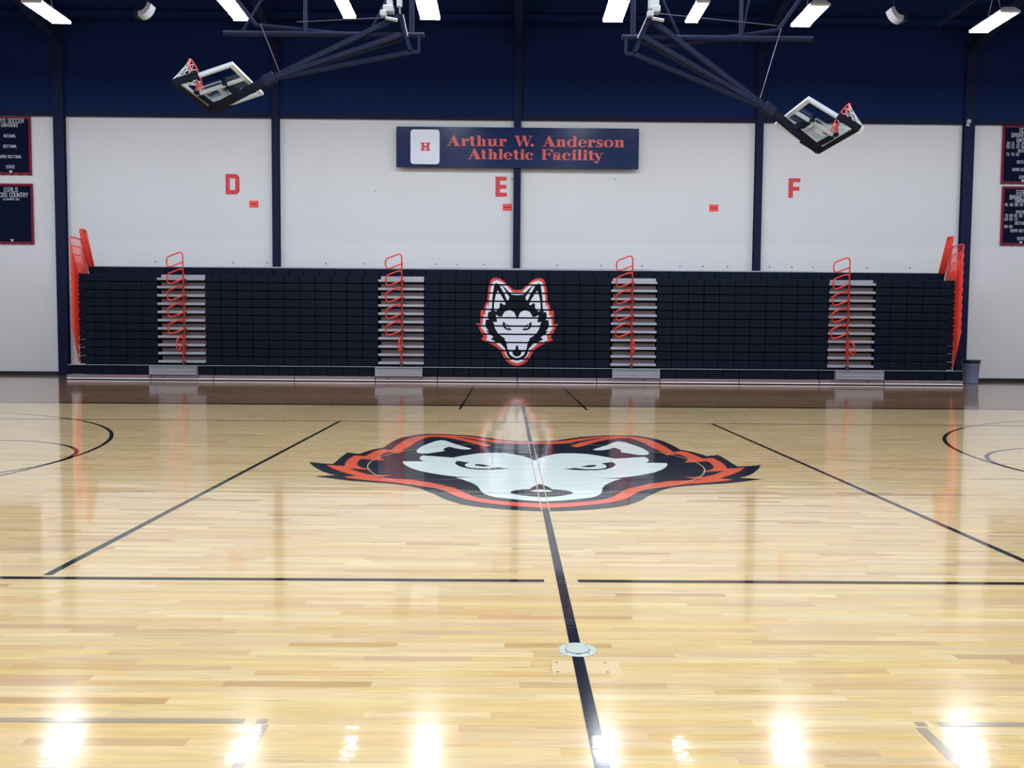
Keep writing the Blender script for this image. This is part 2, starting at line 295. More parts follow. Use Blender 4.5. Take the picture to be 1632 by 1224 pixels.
SEAT_EMBLEM = {
 'orange': [(0,2.75),(-0.111,2.749),(-0.163,2.787),(-0.24,2.864),(-0.318,2.927),(-0.421,3.017),(-0.525,3.08),(-0.628,3.105),(-0.731,3.091),(-0.796,3.026),(-0.827,2.923),(-0.861,2.794),(-0.887,2.588),(-0.895,2.408),(-0.953,2.317),(-0.986,2.201),(-0.997,2.149),(-1.082,2.148),(-1.09,2.045),(-1.096,1.89),(-1.096,1.735),(-1.226,1.76),(-1.161,1.657),(-1.097,1.528),(-1.032,1.399),(-0.994,1.348),(-1.077,1.282),(-0.942,1.205),(-0.851,1.167),(-0.709,1.104),(-0.579,1.027),(-0.501,0.962),(-0.449,0.859),(-0.397,0.755),(-0.32,0.652),(-0.216,0.562),(-0.112,0.511),(0,0.491)],
 'white': [(0,2.678),(-0.137,2.684),(-0.215,2.761),(-0.318,2.863),(-0.408,2.952),(-0.525,3.008),(-0.628,3.028),(-0.719,2.988),(-0.763,2.911),(-0.797,2.743),(-0.823,2.563),(-0.836,2.434),(-0.849,2.228),(-0.888,2.33),(-0.935,2.15),(-0.953,1.994),(-1.031,2.015),(-0.961,1.917),(-1.018,1.891),(-1.032,1.723),(-1.109,1.683),(-1.058,1.619),(-0.993,1.529),(-0.903,1.413),(-0.89,1.322),(-0.929,1.27),(-0.786,1.207),(-0.631,1.169),(-0.501,1.053),(-0.384,0.963),(-0.345,0.834),(-0.268,0.73),(-0.164,0.627),(0,0.571)],
 'navy': [(0,2.595),(-0.176,2.607),(-0.241,2.671),(-0.318,2.76),(-0.421,2.857),(-0.551,2.9),(-0.641,2.951),(-0.693,2.873),(-0.719,2.693),(-0.745,2.486),(-0.759,2.138),(-0.805,2.145),(-0.769,2.099),(-0.849,2.099),(-0.876,2.021),(-0.871,1.905),(-0.842,1.861),(-0.928,1.86),(-0.946,1.736),(-0.928,1.633),(-0.845,1.53),(-0.936,1.542),(-0.825,1.439),(-0.703,1.35),(-0.781,1.284),(-0.631,1.208),(-0.501,1.17),(-0.358,1.015),(-0.314,0.86),(-0.255,0.757),(-0.138,0.679),(0,0.649)],
 'ear_stripe': [(-0.525,2.867),(-0.442,2.849),(-0.241,2.537),(-0.267,2.433),(-0.313,2.451),(-0.383,2.618),(-0.486,2.792)],
 'ear': [(-0.577,2.725),(-0.538,2.668),(-0.375,2.407),(-0.352,2.309),(-0.409,2.303),(-0.487,2.372),(-0.526,2.32),(-0.526,2.23),(-0.577,2.152),(-0.629,2.113),(-0.681,2.126),(-0.694,2.229),(-0.686,2.384),(-0.642,2.59),(-0.603,2.706)],
 'face': [(0,1.86),(-0.034,1.95),(-0.085,2.079),(-0.176,2.135),(-0.267,2.142),(-0.37,2.102),(-0.435,1.999),(-0.453,1.947),(-0.552,1.959),(-0.635,2.01),(-0.63,1.919),(-0.604,1.855),(-0.604,1.79),(-0.72,1.802),(-0.677,1.712),(-0.695,1.686),(-0.63,1.557),(-0.553,1.429),(-0.345,1.301),(-0.384,1.287),(-0.332,1.223),(-0.306,1.12),(-0.28,0.977),(-0.138,0.965),(-0.047,0.979),(-0.034,1.07),(0,1.122)],
 'muzzle': [(-0.242,0.918),(-0.138,0.913),(-0.13,0.856),(-0.086,0.797),(0,0.769),(0,0.727),(-0.06,0.732),(-0.138,0.77),(-0.216,0.835)],
 'eye': [(-0.428,1.813),(-0.358,1.761),(-0.267,1.703),(-0.202,1.651),(-0.241,1.638),(-0.306,1.663),(-0.345,1.65),(-0.293,1.607),(-0.215,1.618),(-0.15,1.561),(-0.267,1.55),(-0.358,1.585),(-0.41,1.65),(-0.428,1.727)],
 'glint': [(-0.366,1.728),(-0.34,1.736),(-0.298,1.676),(-0.345,1.668)],
}

# ================================================================ setting
X0, X1, Y0 = -21.5, 21.5, -9.0
RZ, SL = 11.2, .17                      # roof height at the far wall, pitch
floor = struct('floor', MB().box(X0, X1, Y0, WY + .3, -.2, 0), M['floor'])
mb = MB().box(X0, X1, WY, WY + .3, 0, WZ, 0); wall = struct('wall_back', mb, [M['wall']])
struct('wall_back_upper', MB().box(X0, X1, WY - .06, WY + .3, WZ, RZ + .3), M['navy_wall'])
struct('wall_left', MB().box(X0 - .3, X0, Y0, WY + .3, 0, 18), M['wall'])
struct('wall_right', MB().box(X1, X1 + .3, Y0, WY + .3, 0, 18), M['wall'])
struct('wall_front', MB().box(X0, X1, Y0 - .3, Y0, 0, 18), M['wall'])
YR = 10.0; ZR = RZ + SL * (WY - YR)
mb = MB()
mb.add([(X0, WY + .3, RZ), (X1, WY + .3, RZ), (X1, YR, ZR), (X0, YR, ZR), (X0, WY + .3, RZ + .2), (X1, WY + .3, RZ + .2), (X1, YR, ZR + .2), (X0, YR, ZR + .2)],
       [(0, 1, 2, 3), (7, 6, 5, 4)])
z2 = ZR - SL * (YR - Y0)
mb.add([(X0, Y0 - .3, z2), (X1, Y0 - .3, z2), (X1, YR, ZR), (X0, YR, ZR)], [(0, 1, 2, 3)])
for i in range(30):                      # purlins under the deck
    y = WY - .8 - i * 1.25
    z = RZ + SL * (WY - y) if y > YR else ZR - SL * (YR - y)
    if y > Y0 + .5: mb.box(X0, X1, y - .05, y + .05, z - .2, z - .02)
ceiling = struct('ceiling', mb, M['ceil'])
for i, x in enumerate((-14.66, -7.765, -.03, 7.735, 14.47)):        # rigid frames: column and rafter
    hw = .165 if abs(x) > 10 else .115
    mb = MB()
    ty = WY - .16
    mb.box(x - hw, x + hw, ty - .012, ty + .012, 0, RZ + .1); mb.box(x - hw, x + hw, WY - .012, WY, 0, RZ)
    mb.box(x - .01, x + .01, ty, WY, 0, RZ)
    mb.add([(x - hw, ty, RZ - .7), (x + hw, ty, RZ - .7), (x + hw, ty - 3, RZ - .05 + SL * 3 - .35), (x - hw, ty - 3, RZ - .05 + SL * 3 - .35),
            (x + hw, YR, ZR - .45), (x - hw, YR, ZR - .45)], [(0, 1, 2, 3), (3, 2, 4, 5)])
    mb.add([(x, ty, RZ - .7), (x, ty - 3, RZ + SL * 3 - .4), (x, YR, ZR - .45), (x, YR, ZR), (x, ty, RZ)], [(0, 1, 2, 3, 4)])
    struct('trim_%d' % (i + 1), mb, M['navy'])
struct('trim_6', MB().box(X0, X1, WY - .09, WY - .06, WZ - .02, WZ + .16), M['navy'])
for n_, a, b in (('baseboard_left', X0, -14.84), ('baseboard_right', 14.66, X1)):
    struct(n_, MB().box(a, b, WY - .012, WY, 0, .11), M['base'])
for x in (-11.7, -9.2, -8.1, -6.2, -4.95, -3.72, -2.63, -1.95, -1.07, -.03, 1.3, 2.72, 4.05, 5.28, 6.03, 6.82, 8.2, 8.92, 9.6, 11.35, 12.77):
    if abs(x + .03) < .01: continue
    MB().lathe([(0, .0), (.022, 0), (.022, .03), (0, .03)], (0, 0, 0), 8)
    b = MB(); b.box(x - .018, x + .018, WY - .02, WY, 3.66, 3.696, 0, .006); b.build('anchor_bolt', M['bolt'], wall)
for x, z in ((-.21, 6.44), (3.13, 6.45), (-4.6, 6.02)):
    b = MB(); b.box(x - .03, x + .03, WY - .03, WY, z - .02, z + .02); b.build('wall_hook', M['grey'], wall)

# ================================================================ floor markings (painted on the floor: its parts)
def fl(z): return lambda a, b: (a, b, z)
def strip(name, x0, x1, y0, y1, m, z=.0006, label=None):
    mb = MB(); nx = max(1, int((x1 - x0) / .6)); ny = max(1, int((y1 - y0) / .6)); z += .0006
    for i in range(nx):
        for j in range(ny):
            xa, xb, ya, yb = x0 + (x1 - x0) * i / nx, x0 + (x1 - x0) * (i + 1) / nx, y0 + (y1 - y0) * j / ny, y0 + (y1 - y0) * (j + 1) / ny
            mb.add([(xa, ya, z), (xb, ya, z), (xb, yb, z), (xa, yb, z)], [(0, 1, 2, 3)])
    o = mb.build(name, M[m], floor)
    if label: o['label'] = label
    return o
def arc(name, cx, cy, r, a0, a1, wd, m, z=.0006, seg=96, label=None):
    P = [(cx + (r + wd / 2) * math.cos(a0 + (a1 - a0) * i / seg), cy + (r + wd / 2) * math.sin(a0 + (a1 - a0) * i / seg)) for i in range(seg + 1)]
    Q = [(cx + (r - wd / 2) * math.cos(a0 + (a1 - a0) * i / seg), cy + (r - wd / 2) * math.sin(a0 + (a1 - a0) * i / seg)) for i in range(seg + 1)]
    mb = MB(); mb.add([(x, y, z) for x, y in P + Q], [(i, i + 1, seg + 2 + i, seg + 1 + i) for i in range(seg)])
    o = mb.build(name, M[m], floor)
    if label: o['label'] = label
VN, VF = 5.04, 14.184
strip('center_line', -.026, .026, 1.81, 17.41, 'f_navy', .0016, 'wide dark navy line across the middle of the court')
for s in (-1, 1): strip('line_outline', s * .032 - .005, s * .032 + .005, 7.05, 12.1, 'f_tan', .0036)
strip('sideline', -12.9, 12.9, 17.29, 17.56, 'f_black', label='thick black line at the far edge of the court')
strip('sideline', -12.9, 12.9, 1.75, 1.86, 'f_black')
for s in (-1, 1):
    strip('end_line', s * 12.85 - .05, s * 12.85 + .05, 1.81, 17.41, 'f_black')
    strip('attack_line', s * 3.048 - .026, s * 3.048 + .026, VN + .06, VF, 'f_black', label='black attack line, %s of the wolf head' % ('left' if s < 0 else 'right'))
    strip('volleyball_sideline', min(s * .10, s * 9.1), max(s * .10, s * 9.1), VN - .026, VN + .026, 'f_black')
    strip('coaching_box_line', s * 1.22 - .025, s * 1.22 + .025, 16.55, 25.75, 'f_black')
    strip('scorer_line', s * 1.22 - .02, s * 1.22 + .02, 0.5, 3.14, 'f_grey')
    strip('scorer_line', min(s * 1.30, s * 9), max(s * 1.30, s * 9), 3.155, 3.19, 'f_grey')
    strip('scorer_line', s * 1.235 - .02, s * 1.235 + .02, 3.155, 3.19, 'f_grey')
    strip('volleyball_end_line', s * 9.144 - .025, s * 9.144 + .025, VN, VF, 'f_grey')
    a = math.acos(max(-1, 0)); 
    c = 0 if s < 0 else math.pi
    arc('three_point_arc', s * 11.31, 9.6, 6.02, c - 1.5, c + 1.5, .052, 'f_black', label='black three-point arc at the %s edge' % ('left' if s < 0 else 'right'))
    arc('free_throw_circle', s * 7.11, 9.6, 1.81, c - 1.57, c + 1.57, .052, 'f_black')
    strip('free_throw_line', s * 7.11 - .025, s * 7.11 + .025, 7.8, 11.4, 'f_black')
strip('volleyball_sideline', -9.144, 9.144, VF - .03, VF + .03, 'f_black')
arc('center_circle', 0, 9.64, 1.85, 0, 2 * math.pi, .014, 'f_tan', .0037)
mb = MB()
for key, zi, mi, dup in (('navy', 0, 0, 0), ('orange', 1, 1, 0), ('ear', 2, 2, 1), ('face', 2, 2, 0), ('eye', 3, 0, 1), ('pupil', 3, 0, 1), ('nose', 3, 0, 0), ('glint', 4, 2, 0)):
    P = FLOOR_EMBLEM[key]
    for s in (1, -1): mb.poly([(x * s, y) for x, y in P], fl(.0011 + zi * .0005 + (.0007 if zi else 0)), mi)
o = mb.build('wolf_head_emblem', [M['f_navy'], M['f_orange'], M['f_white']], floor); o['label'] = 'large navy, orange and white wolf head painted at mid court'
# hatch in the boards
mb = MB(); z = .0007
mb.poly([(-.128, 3.64), (.175, 3.64), (.175, 3.80), (-.128, 3.80)], fl(z), 0)
mb.poly([(-.128, 3.795), (.175, 3.795), (.175, 3.80), (-.128, 3.80)], fl(z + .0002), 1)
mb.poly([(-.128, 3.64), (-.125, 3.64), (-.125, 3.80), (-.128, 3.80)], fl(z + .0002), 1)
o = mb.build('floor_hatch', [M['f_patch'], M['f_grey']], floor); o['label'] = 'pale wooden hatch let into the boards'
for x, y in ((-.10, 3.768), (-.10, 3.66), (.115, 3.768), (.115, 3.66)):
    MB().lathe([(0, .0012), (.006, .0012), (.006, .0006)], (x, y, 0), 12).build('screw', M['bolt'], o)
t = empty('floor_cover_plate', (.005, 3.922, 0), 'round dull metal cover plate set in the floor on the navy line', 'cover plate')
MB().lathe([(.056, .004), (.084, .004), (.089, .002), (.089, 0)], (.005, 3.922, .0), 40).build('rim', M['brass'], t)
MB().lathe([(0, .0045), (.053, .0045), (.055, .003)], (.005, 3.922, 0), 40).build('lid', M['brass'], t)
mb = MB(); P = [(.005 + .0555 * math.cos(a), 3.922 + .0555 * math.sin(a)) for a in [math.pi * (1.02 + .96 * i / 24) for i in range(25)]]
mb.tube([(x, y, .004) for x, y in P], .0018, 6); mb.box(-.005, .015, 3.858, 3.868, .002, .0052); mb.build('lid_gap', M['black'], t)
for a in (.9, 2.3, 3.9, 5.4): MB().lathe([(0, .0055), (.004, .005), (.005, .003)], (.005 + .072 * math.cos(a), 3.922 + .072 * math.sin(a), 0), 10).build('screw', M['bolt'], t)

# ================================================================ bleachers
def module(wd, h):
    """one seat module: moulded block, slightly narrower at the foot, softened edges; origin at front bottom centre"""
    mb = MB(); t = wd / 2 - .0008; b = wd / 2 - .014; c = .014; D = .32
    L = [(-b, 0), (b, 0), (t, h * .72), (t - .004, h), (-t + .004, h), (-t, h * .72)]
    def sh(q, y): return [(x * (1 - q / (wd / 2)), y, z * (1 - q / h) + q / 2 * (1 if z < h / 2 else 0)) for x, z in L]
    vs = sh(c, 0) + [(x, c, z) for x, z in L] + [(x, D, z) for x, z in L]
    fs = [(5, 4, 3, 2, 1, 0), (12, 13, 14, 15, 16, 17)]
    for r in range(2):
        for i in range(6): j = (i + 1) % 6; fs.append((r * 6 + i, r * 6 + j, r * 6 + 6 + j, r * 6 + 6 + i))
    mb.add(vs, fs); return mb
MOD = {}
def seat_row(parent, x0, x1, yf, z0, h, n, rail=True):
    mb = MB(); mb.box(x0 + .012, x1 - .012, yf + .045, yf + .34, z0 + .012, z0 + h - .03)
    row = mb.build('seat_row', M['seat'], parent)
    wd = (x1 - x0) / n; key = (round(wd, 3), round(h, 3))
    if key not in MOD: MOD[key] = module(wd, h).mesh('seat', M['seat'])
    for i in range(n):
        s = bpy.data.objects.new('seat', MOD[key]); COL.objects.link(s); s.parent = row
        s.location = Vector((x0 + wd * (i + .5), yf, z0)) - wloc(parent)
    return row

def clip(poly, z, keep_above):
    out = []
    for i, a in enumerate(poly):
        b = poly[(i + 1) % len(poly)]; ia = (a[1] >= z) == keep_above; ib = (b[1] >= z) == keep_above
        if ia: out.append(a)
        if ia != ib: t = (z - a[1]) / (b[1] - a[1]); out.append((a[0] + (b[0] - a[0]) * t, z))
    return out

def handrail(parent, x, zt, y, turn, short=False):
    """tube post with a D-shaped loop; turn rotates the loop about the post"""
    c, s = math.cos(turn), math.sin(turn)
    L = [(0, -1.05), (0, -.09), (-.012, -.045), (-.04, -.012), (-.08, 0), (-.12, -.005), (-.40, -.115), (-.45, -.15), (-.475, -.20), (-.48, -.32), (-.465, -.375), (-.43, -.415), (-.38, -.425), (-.33, -.41), (-.01, -.285)]
    if short: L = [(0, -.84)] + L[1:]
    mb = MB(); mb.tube([(x + a * c, y + a * s, zt + b) for a, b in L], .021, 8)
    return mb.build('handrail', M['orange'], parent, smooth=True)

def aisle(parent, x0, x1, px, turn):
    for k in range(11):
        z = Z0 + k * DZ; mb = MB()
        mb.box(x0 + .005, x1 - .005, YB - .03, YB + .02, z + .055, z + .125, 0, .006)       # nosing
        mb.box(x0 + .005, x1 - .005, YB + .02, YB + .30, z + .105, z + .13, 0)
        mb.box(x0 + .07, x1 - .02, YB + .13, YB + .15, z + .13, z + DZ + (.0 if k < 10 else -.015), 1)
        mb.box(x0 + .01, x1 - .01, YB + .24, YB + .26, z - .02, z + .10, 2)  # near-black sheet: painted shade in the gap under the nosing
        mb.build('aisle_step', [M['alu'], M['riser'] if k < 10 else M['alu'], M['deckdark']], parent)  # light on the topmost riser is put into its colour, pale alu
    for i in range(5): handrail(parent, px + .004 * (i % 2), 3.765 - i * .492, YB - .05 - .012 * (4 - i), 0)
    handrail(parent, px, 3.765 - 5 * .492 + .02, YB - .16, turn, True)
    b = MB(); b.box(px - .04, px + .04, YB - .17, YB - .06, .446, .57, 0, .008)
    for k in range(1, 6): b.box(px + .02, px + .07, YB - .04, YB, Z0 + k * DZ * 2 - .02, Z0 + k * DZ * 2 + .10)
    b.build('rail_socket', M['black'], parent)

def guard(parent, s, k):
    """outward leaning side rail of row k: tube frame with thin balusters"""
    zt, zb = 1.70 + .25 * k, .53 + .25 * k; xt, xb = s * 13.19, s * 12.985; yf, yb = 25.82, 26.5
    mb = MB()
    P = [(xb, yf, zb), (xt + s * .0, yf, zt - .05), (xt, yf + .05, zt), (xt, yb - .05, zt), (xt, yb, zt - .05), (xb, yb, zb)]
    mb.tube(P, .019, 8)
    mb.tube([(xb, yf, zb), (xb, yb, zb)], .016, 6)
    for i in range(1, 6): y = yf + (yb - yf) * i / 6; mb.tube([(xb, y, zb), (xt, y, zt)], .009, 5)
    mb.build('guard_rail', M['orange'], parent, smooth=True)
def guard_top(parent, s):
    mb = MB(); xb, xt = s * 13.11, s * 13.37
    for y in (26.86, 27.0, 27.14): mb.tube([(xb, y, 3.25), (xt, y, 4.47), (xt, y, 4.52)], .045 if y != 27.0 else .03, 8)
    mb.tube([(xt, 26.86, 4.52), (xt, 27.14, 4.52)], .045, 8); mb.tube([(xb, 26.86, 3.3), (xb, 27.14, 3.3)], .03, 8)
    for q in (.28, .5, .75): x = xb + (xt - xb) * q; mb.tube([(x, 26.86, 3.25 + 1.25 * q), (x, 27.14, 3.25 + 1.25 * q)], .02, 6)
    mb.build('end_guard_rail', M['orange'], parent, smooth=True)

SECT = [  # upper tiers: seat block x0, x1, count ; aisle x0, x1 ; post x ; turn of the lowest rail ; label
    (-13.02, -10.68, 5, (-10.68, -9.27), -9.88, 1.53, 'left end section of navy bleacher seats with orange side rails'),
    (-9.27, -4.15, 11, (-4.15, -2.785), -3.44, 1.52, 'wide navy bleacher section left of the wolf head, second aisle included'),
    (-2.785, 2.762, 12, (2.762, 4.133), 3.38, 1.56, 'middle bleacher section carrying the wolf head emblem'),
    (4.133, 9.25, 11, None, None, None, 'wide navy bleacher section right of the third aisle, without an aisle'),
    (10.64, 13.02, 5, (9.25, 10.64), 9.81, 1.57, 'right end section of navy bleacher seats with orange side rails'),
]
FRONT = [  # lowest tier: kick panel seams ; seat blocks ; step box ; label
    ((-13.315, -10.836, -8.99), [(-13.29, -10.87, 5), (-9.46, -8.995, 1)], (-10.86, -9.48), 'lowest bleacher tier at the left end, with the leftmost step'),
    ((-8.99, -6.6, -4.207, -2.373), [(-8.985, -4.22, 10), (-2.81, -2.378, 1)], (-4.21, -2.82), 'lowest bleacher tier with the second step from the left'),
    ((-2.373, 0, 2.349, 4.227), [(-2.368, 2.80, 11)], (2.81, 4.21), 'lowest bleacher tier below the wolf head emblem'),
    ((4.227, 6.58, 8.964), [(4.232, 8.959, 10)], None, 'lowest bleacher tier that has no step'),
    ((8.964, 10.885, 13.26), [(8.969, 9.44, 1), (10.87, 13.22, 5)], (9.45, 10.86), 'lowest bleacher tier at the right end beside the bin'),
]
for seams, blocks, st, lab in FRONT:
    fx0, fx1 = seams[0] + .002, seams[-1] - .002
    F = empty('front_tier', ((fx0 + fx1) / 2, YB - .1, 0), lab, 'bleachers', 'lowest tier of the bleachers')
    for x0_, x1_, n_ in blocks: seat_row(F, x0_, x1_, YB - .10, .158, .265, n_)
    mb = MB(); mb.box(fx0, fx1, YB - .13, YB + .02, .428, .442, 0, .004); mb.build('foot_board', M['alu'], F)
    for p, q in zip(seams[:-1], seams[1:]):
        mb = MB(); mb.box(p + .012, q - .012, YB - .20, YB - .17, .052, .150, 0, .004)
        mb.box(p + .012, q - .012, YB - .215, YB - .16, .022, .056, 1, .006); mb.box(p + .012, q - .012, YB - .17, YB - .13, .135, .150, 0)
        if st and q - p < 2.6 and p < (st[0] + st[1]) / 2 < q:
            for u in (.20, .75): x = p + (q - p) * u; mb.box(x - .05, x + .05, YB - .203, YB - .198, .095, .115, 2)
        mb.build('kick_panel', [M['kick'], M['edge'], M['black']], F)
    mb = MB(); mb.box(fx0 + .01, fx1 - .01, YB - .13, YB + .30, .0, .13); mb.build('front_carriage', M['black'], F)
    if st:
        a, b = st; mb = MB()
        mb.box(a + .01, b - .01, YB - .26, YB - .13, .405, .425, 0, .004)
        for i in range(5): mb.box(a + .015, b - .015, YB - .25 + .004 * (i % 2), YB - .22, .165 + i * .046, .165 + i * .046 + .040, 0, .006)
        for q in (a, b - .02): mb.box(q, q + .02, YB - .255, YB - .02, .155, .425, 0)
        mb.build('front_step', M['alu'], F)
for si, (a, b, n, ai, px, turn, lab) in enumerate(SECT):
    lo, hi = (min(a, ai[0]), max(b, ai[1])) if ai else (a, b)
    S = empty('bleacher_section', ((lo + hi) / 2, YB, 0), 'closed telescopic ' + lab.replace('bleacher ', 'bleacher ', 1), 'bleachers', 'upper sections of the closed bleachers')
    mb = MB(); mb.box(lo + .003, hi - .003, YB + .36, 28.12, .02, 3.11)
    mb.build('understructure', M['deckdark'], S)
    for k in range(11): seat_row(S, a + .002, b - .002, YB, Z0 + k * DZ + .012, DZ - .024, n)
    top0, top1 = (max(lo, -13.0), min(hi, 13.0))
    seat_row(S, top0 + .002, top1 - .002, YB + .62, 3.15, .23, max(1, round((top1 - top0) / .463)))
    mb = MB(); mb.box(lo + .004, hi - .004, YB + .36, 28.12, 3.112, 3.125)
    mb.box(top0 + .004, top1 - .004, YB + .98, 28.12, 3.33, 3.35)
    mb.build('top_deck', M['deckdark'], S)
    dz = (.0, .015, .03, .012, .0)[si]
    mb = MB(); mb.box(top0 + .004, top1 - .004, YB + 1.0, YB + 1.06, 3.36, 3.43 + dz, 0, .01); mb.build('back_closure', M['alu'], S)
    if ai: aisle(S, ai[0], ai[1], px, turn)
    if si in (0, 4):
        s = -1 if si == 0 else 1
        for k in range(11): guard(S, s, k)
        guard_top(S, s)
        mb = MB()
        for k in range(11): mb.box(min(s * 13.02, s * 12.98) - .015, max(s * 13.02, s * 12.98) + .015, YB + .01, YB + .05, Z0 + k * DZ + .19, Z0 + k * DZ + .225)
        mb.build('rail_bracket', M['alu'], S)
    if si == 2:
        mb = MB()
        for key, zi, mi in (('orange', 1, 0), ('white', 2, 1), ('navy', 3, 2), ('ear_stripe', 4, 1), ('ear', 4, 1), ('face', 4, 1), ('muzzle', 4, 1), ('eye', 5, 2), ('glint', 6, 1)):
            for s in (1, -1):
                P = [(x * s, z) for x, z in SEAT_EMBLEM[key]]
                T = tessellate_polygon([[Vector((u, v, 0)) for u, v in P]])
                for t3 in T:
                    tri = [P[i] for i in t3]
                    for k in range(11):
                        z0 = Z0 + k * DZ + .012 + .010; z1 = Z0 + (k + 1) * DZ - .012 - .012
                        c = clip(clip(tri, z0, True), z1, False)
                        if len(c) > 2: mb.add([(u - .02, YB - .001 - zi * .0012, v) for u, v in c], [tuple(range(len(c)))], mi)
        o = mb.build('wolf_head_emblem', [M['s_orange'], M['s_white'], M['s_navy']], S); o['label'] = 'orange, white and navy wolf head across the seat fronts'

# ================================================================ lettering
def quad_stroke(mb, a, b, wd, fn, m=0, ext=0.0):
    ax, ay = a; bx, by = b; d = math.hypot(bx - ax, by - ay) or 1; ux, uy = (bx - ax) / d, (by - ay) / d
    ax -= ux * ext; ay -= uy * ext; bx += ux * ext; by += uy * ext; nx, ny = -uy * wd / 2, ux * wd / 2
    mb.add([fn(ax + nx, ay + ny), fn(bx + nx, by + ny), fn(bx - nx, by - ny), fn(ax - nx, ay - ny)], [(0, 1, 2, 3)], m)
# block capitals as strokes on a 4 x 6 grid
O_ = [(0, 1), (0, 5), (1, 6), (3, 6), (4, 5), (4, 1), (3, 0), (1, 0), (0, 1)]
SF = {'A': [[(0, 0), (0, 4), (1.4, 6), (2.6, 6), (4, 4), (4, 0)], [(0, 2.4), (4, 2.4)]], 'B': [[(0, 0), (0, 6), (3, 6), (4, 5), (4, 4), (3, 3), (4, 2), (4, 1), (3, 0), (0, 0)], [(0, 3), (3, 3)]],
 'C': [[(4, 4.6), (4, 5), (3, 6), (1, 6), (0, 5), (0, 1), (1, 0), (3, 0), (4, 1), (4, 1.4)]], 'D': [[(0, 0), (0, 6), (3, 6), (4, 5), (4, 1), (3, 0), (0, 0)]],
 'E': [[(4, 6), (0, 6), (0, 0), (4, 0)], [(0, 3), (3, 3)]], 'F': [[(4, 6), (0, 6), (0, 0)], [(0, 3), (3, 3)]], 'G': [[(4, 4.6), (4, 5), (3, 6), (1, 6), (0, 5), (0, 1), (1, 0), (3, 0), (4, 1), (4, 2.8), (2.4, 2.8)]],
 'H': [[(0, 0), (0, 6)], [(4, 0), (4, 6)], [(0, 3), (4, 3)]], 'I': [[(2, 0), (2, 6)], [(1, 6), (3, 6)], [(1, 0), (3, 0)]], 'K': [[(0, 0), (0, 6)], [(4, 6), (0, 2.6)], [(1.4, 3.6), (4, 0)]], 'L': [[(0, 6), (0, 0), (4, 0)]],
 'M': [[(0, 0), (0, 6), (2, 3), (4, 6), (4, 0)]], 'N': [[(0, 0), (0, 6), (4, 0), (4, 6)]], 'O': [O_], 'P': [[(0, 0), (0, 6), (3, 6), (4, 5), (4, 4), (3, 3), (0, 3)]], 'R': [[(0, 0), (0, 6), (3, 6), (4, 5), (4, 4), (3, 3), (0, 3)], [(2, 3), (4, 0)]],
 'S': [[(4, 4.7), (4, 5), (3, 6), (1, 6), (0, 5), (0, 4), (1, 3), (3, 3), (4, 2), (4, 1), (3, 0), (1, 0), (0, 1), (0, 1.3)]], 'T': [[(2, 0), (2, 6)], [(0, 6), (4, 6)]], 'U': [[(0, 6), (0, 1), (1, 0), (3, 0), (4, 1), (4, 6)]],
 'V': [[(0, 6), (2, 0), (4, 6)]], 'Y': [[(0, 6), (2, 3), (4, 6)], [(2, 3), (2, 0)]], 'W': [[(0, 6), (1, 0), (2, 4), (3, 0), (4, 6)]],
 '0': [O_], '1': [[(1, 5), (2, 6), (2, 0)], [(1, 0), (3, 0)]], '2': [[(0, 5), (1, 6), (3, 6), (4, 5), (4, 4), (0, 0), (4, 0)]], '3': [[(0, 5.2), (1, 6), (3, 6), (4, 5), (4, 4), (3, 3), (4, 2), (4, 1), (3, 0), (1, 0), (0, .8)], [(1.5, 3), (3, 3)]],
 '4': [[(3, 0), (3, 6), (0, 2), (4, 2)]], '5': [[(4, 6), (0, 6), (0, 3.4), (3, 3.4), (4, 2.6), (4, 1), (3, 0), (0, 0)]], '6': [[(4, 5), (3, 6), (1, 6), (0, 5), (0, 1), (1, 0), (3, 0), (4, 1), (4, 2.4), (3, 3.2), (0, 3.2)]], '7': [[(0, 6), (4, 6), (1.5, 0)]],
 '8': [O_, [(0, 3), (4, 3)]], '9': [[(0, 1), (1, 0), (3, 0), (4, 1), (4, 5), (3, 6), (1, 6), (0, 5), (0, 3.6), (1, 2.8), (4, 2.8)]]}
def block_text(mb, txt, cx, zb, h, yy, m=0, wfac=.42, thick=.17, left=None, sp=.16):
    u = h / 6; cw = h * wfac; adv = cw + h * sp
    tot = sum(adv * (.75 if c == ' ' else 1) for c in txt) - h * sp
    x = left if left is not None else cx - tot / 2
    k = 0
    for c in txt:
        if c != ' ':
            for pl in SF[c]:
                for a, b in zip(pl[:-1], pl[1:]):
                    quad_stroke(mb, (x + a[0] / 4 * cw, zb + a[1] * u), (x + b[0] / 4 * cw, zb + b[1] * u), h * thick, lambda p, q: (p, yy - .0003 * (k % 9), q), m, h * thick * .3); k += 1
            adv_ = adv
        x += adv * (.75 if c == ' ' else 1)

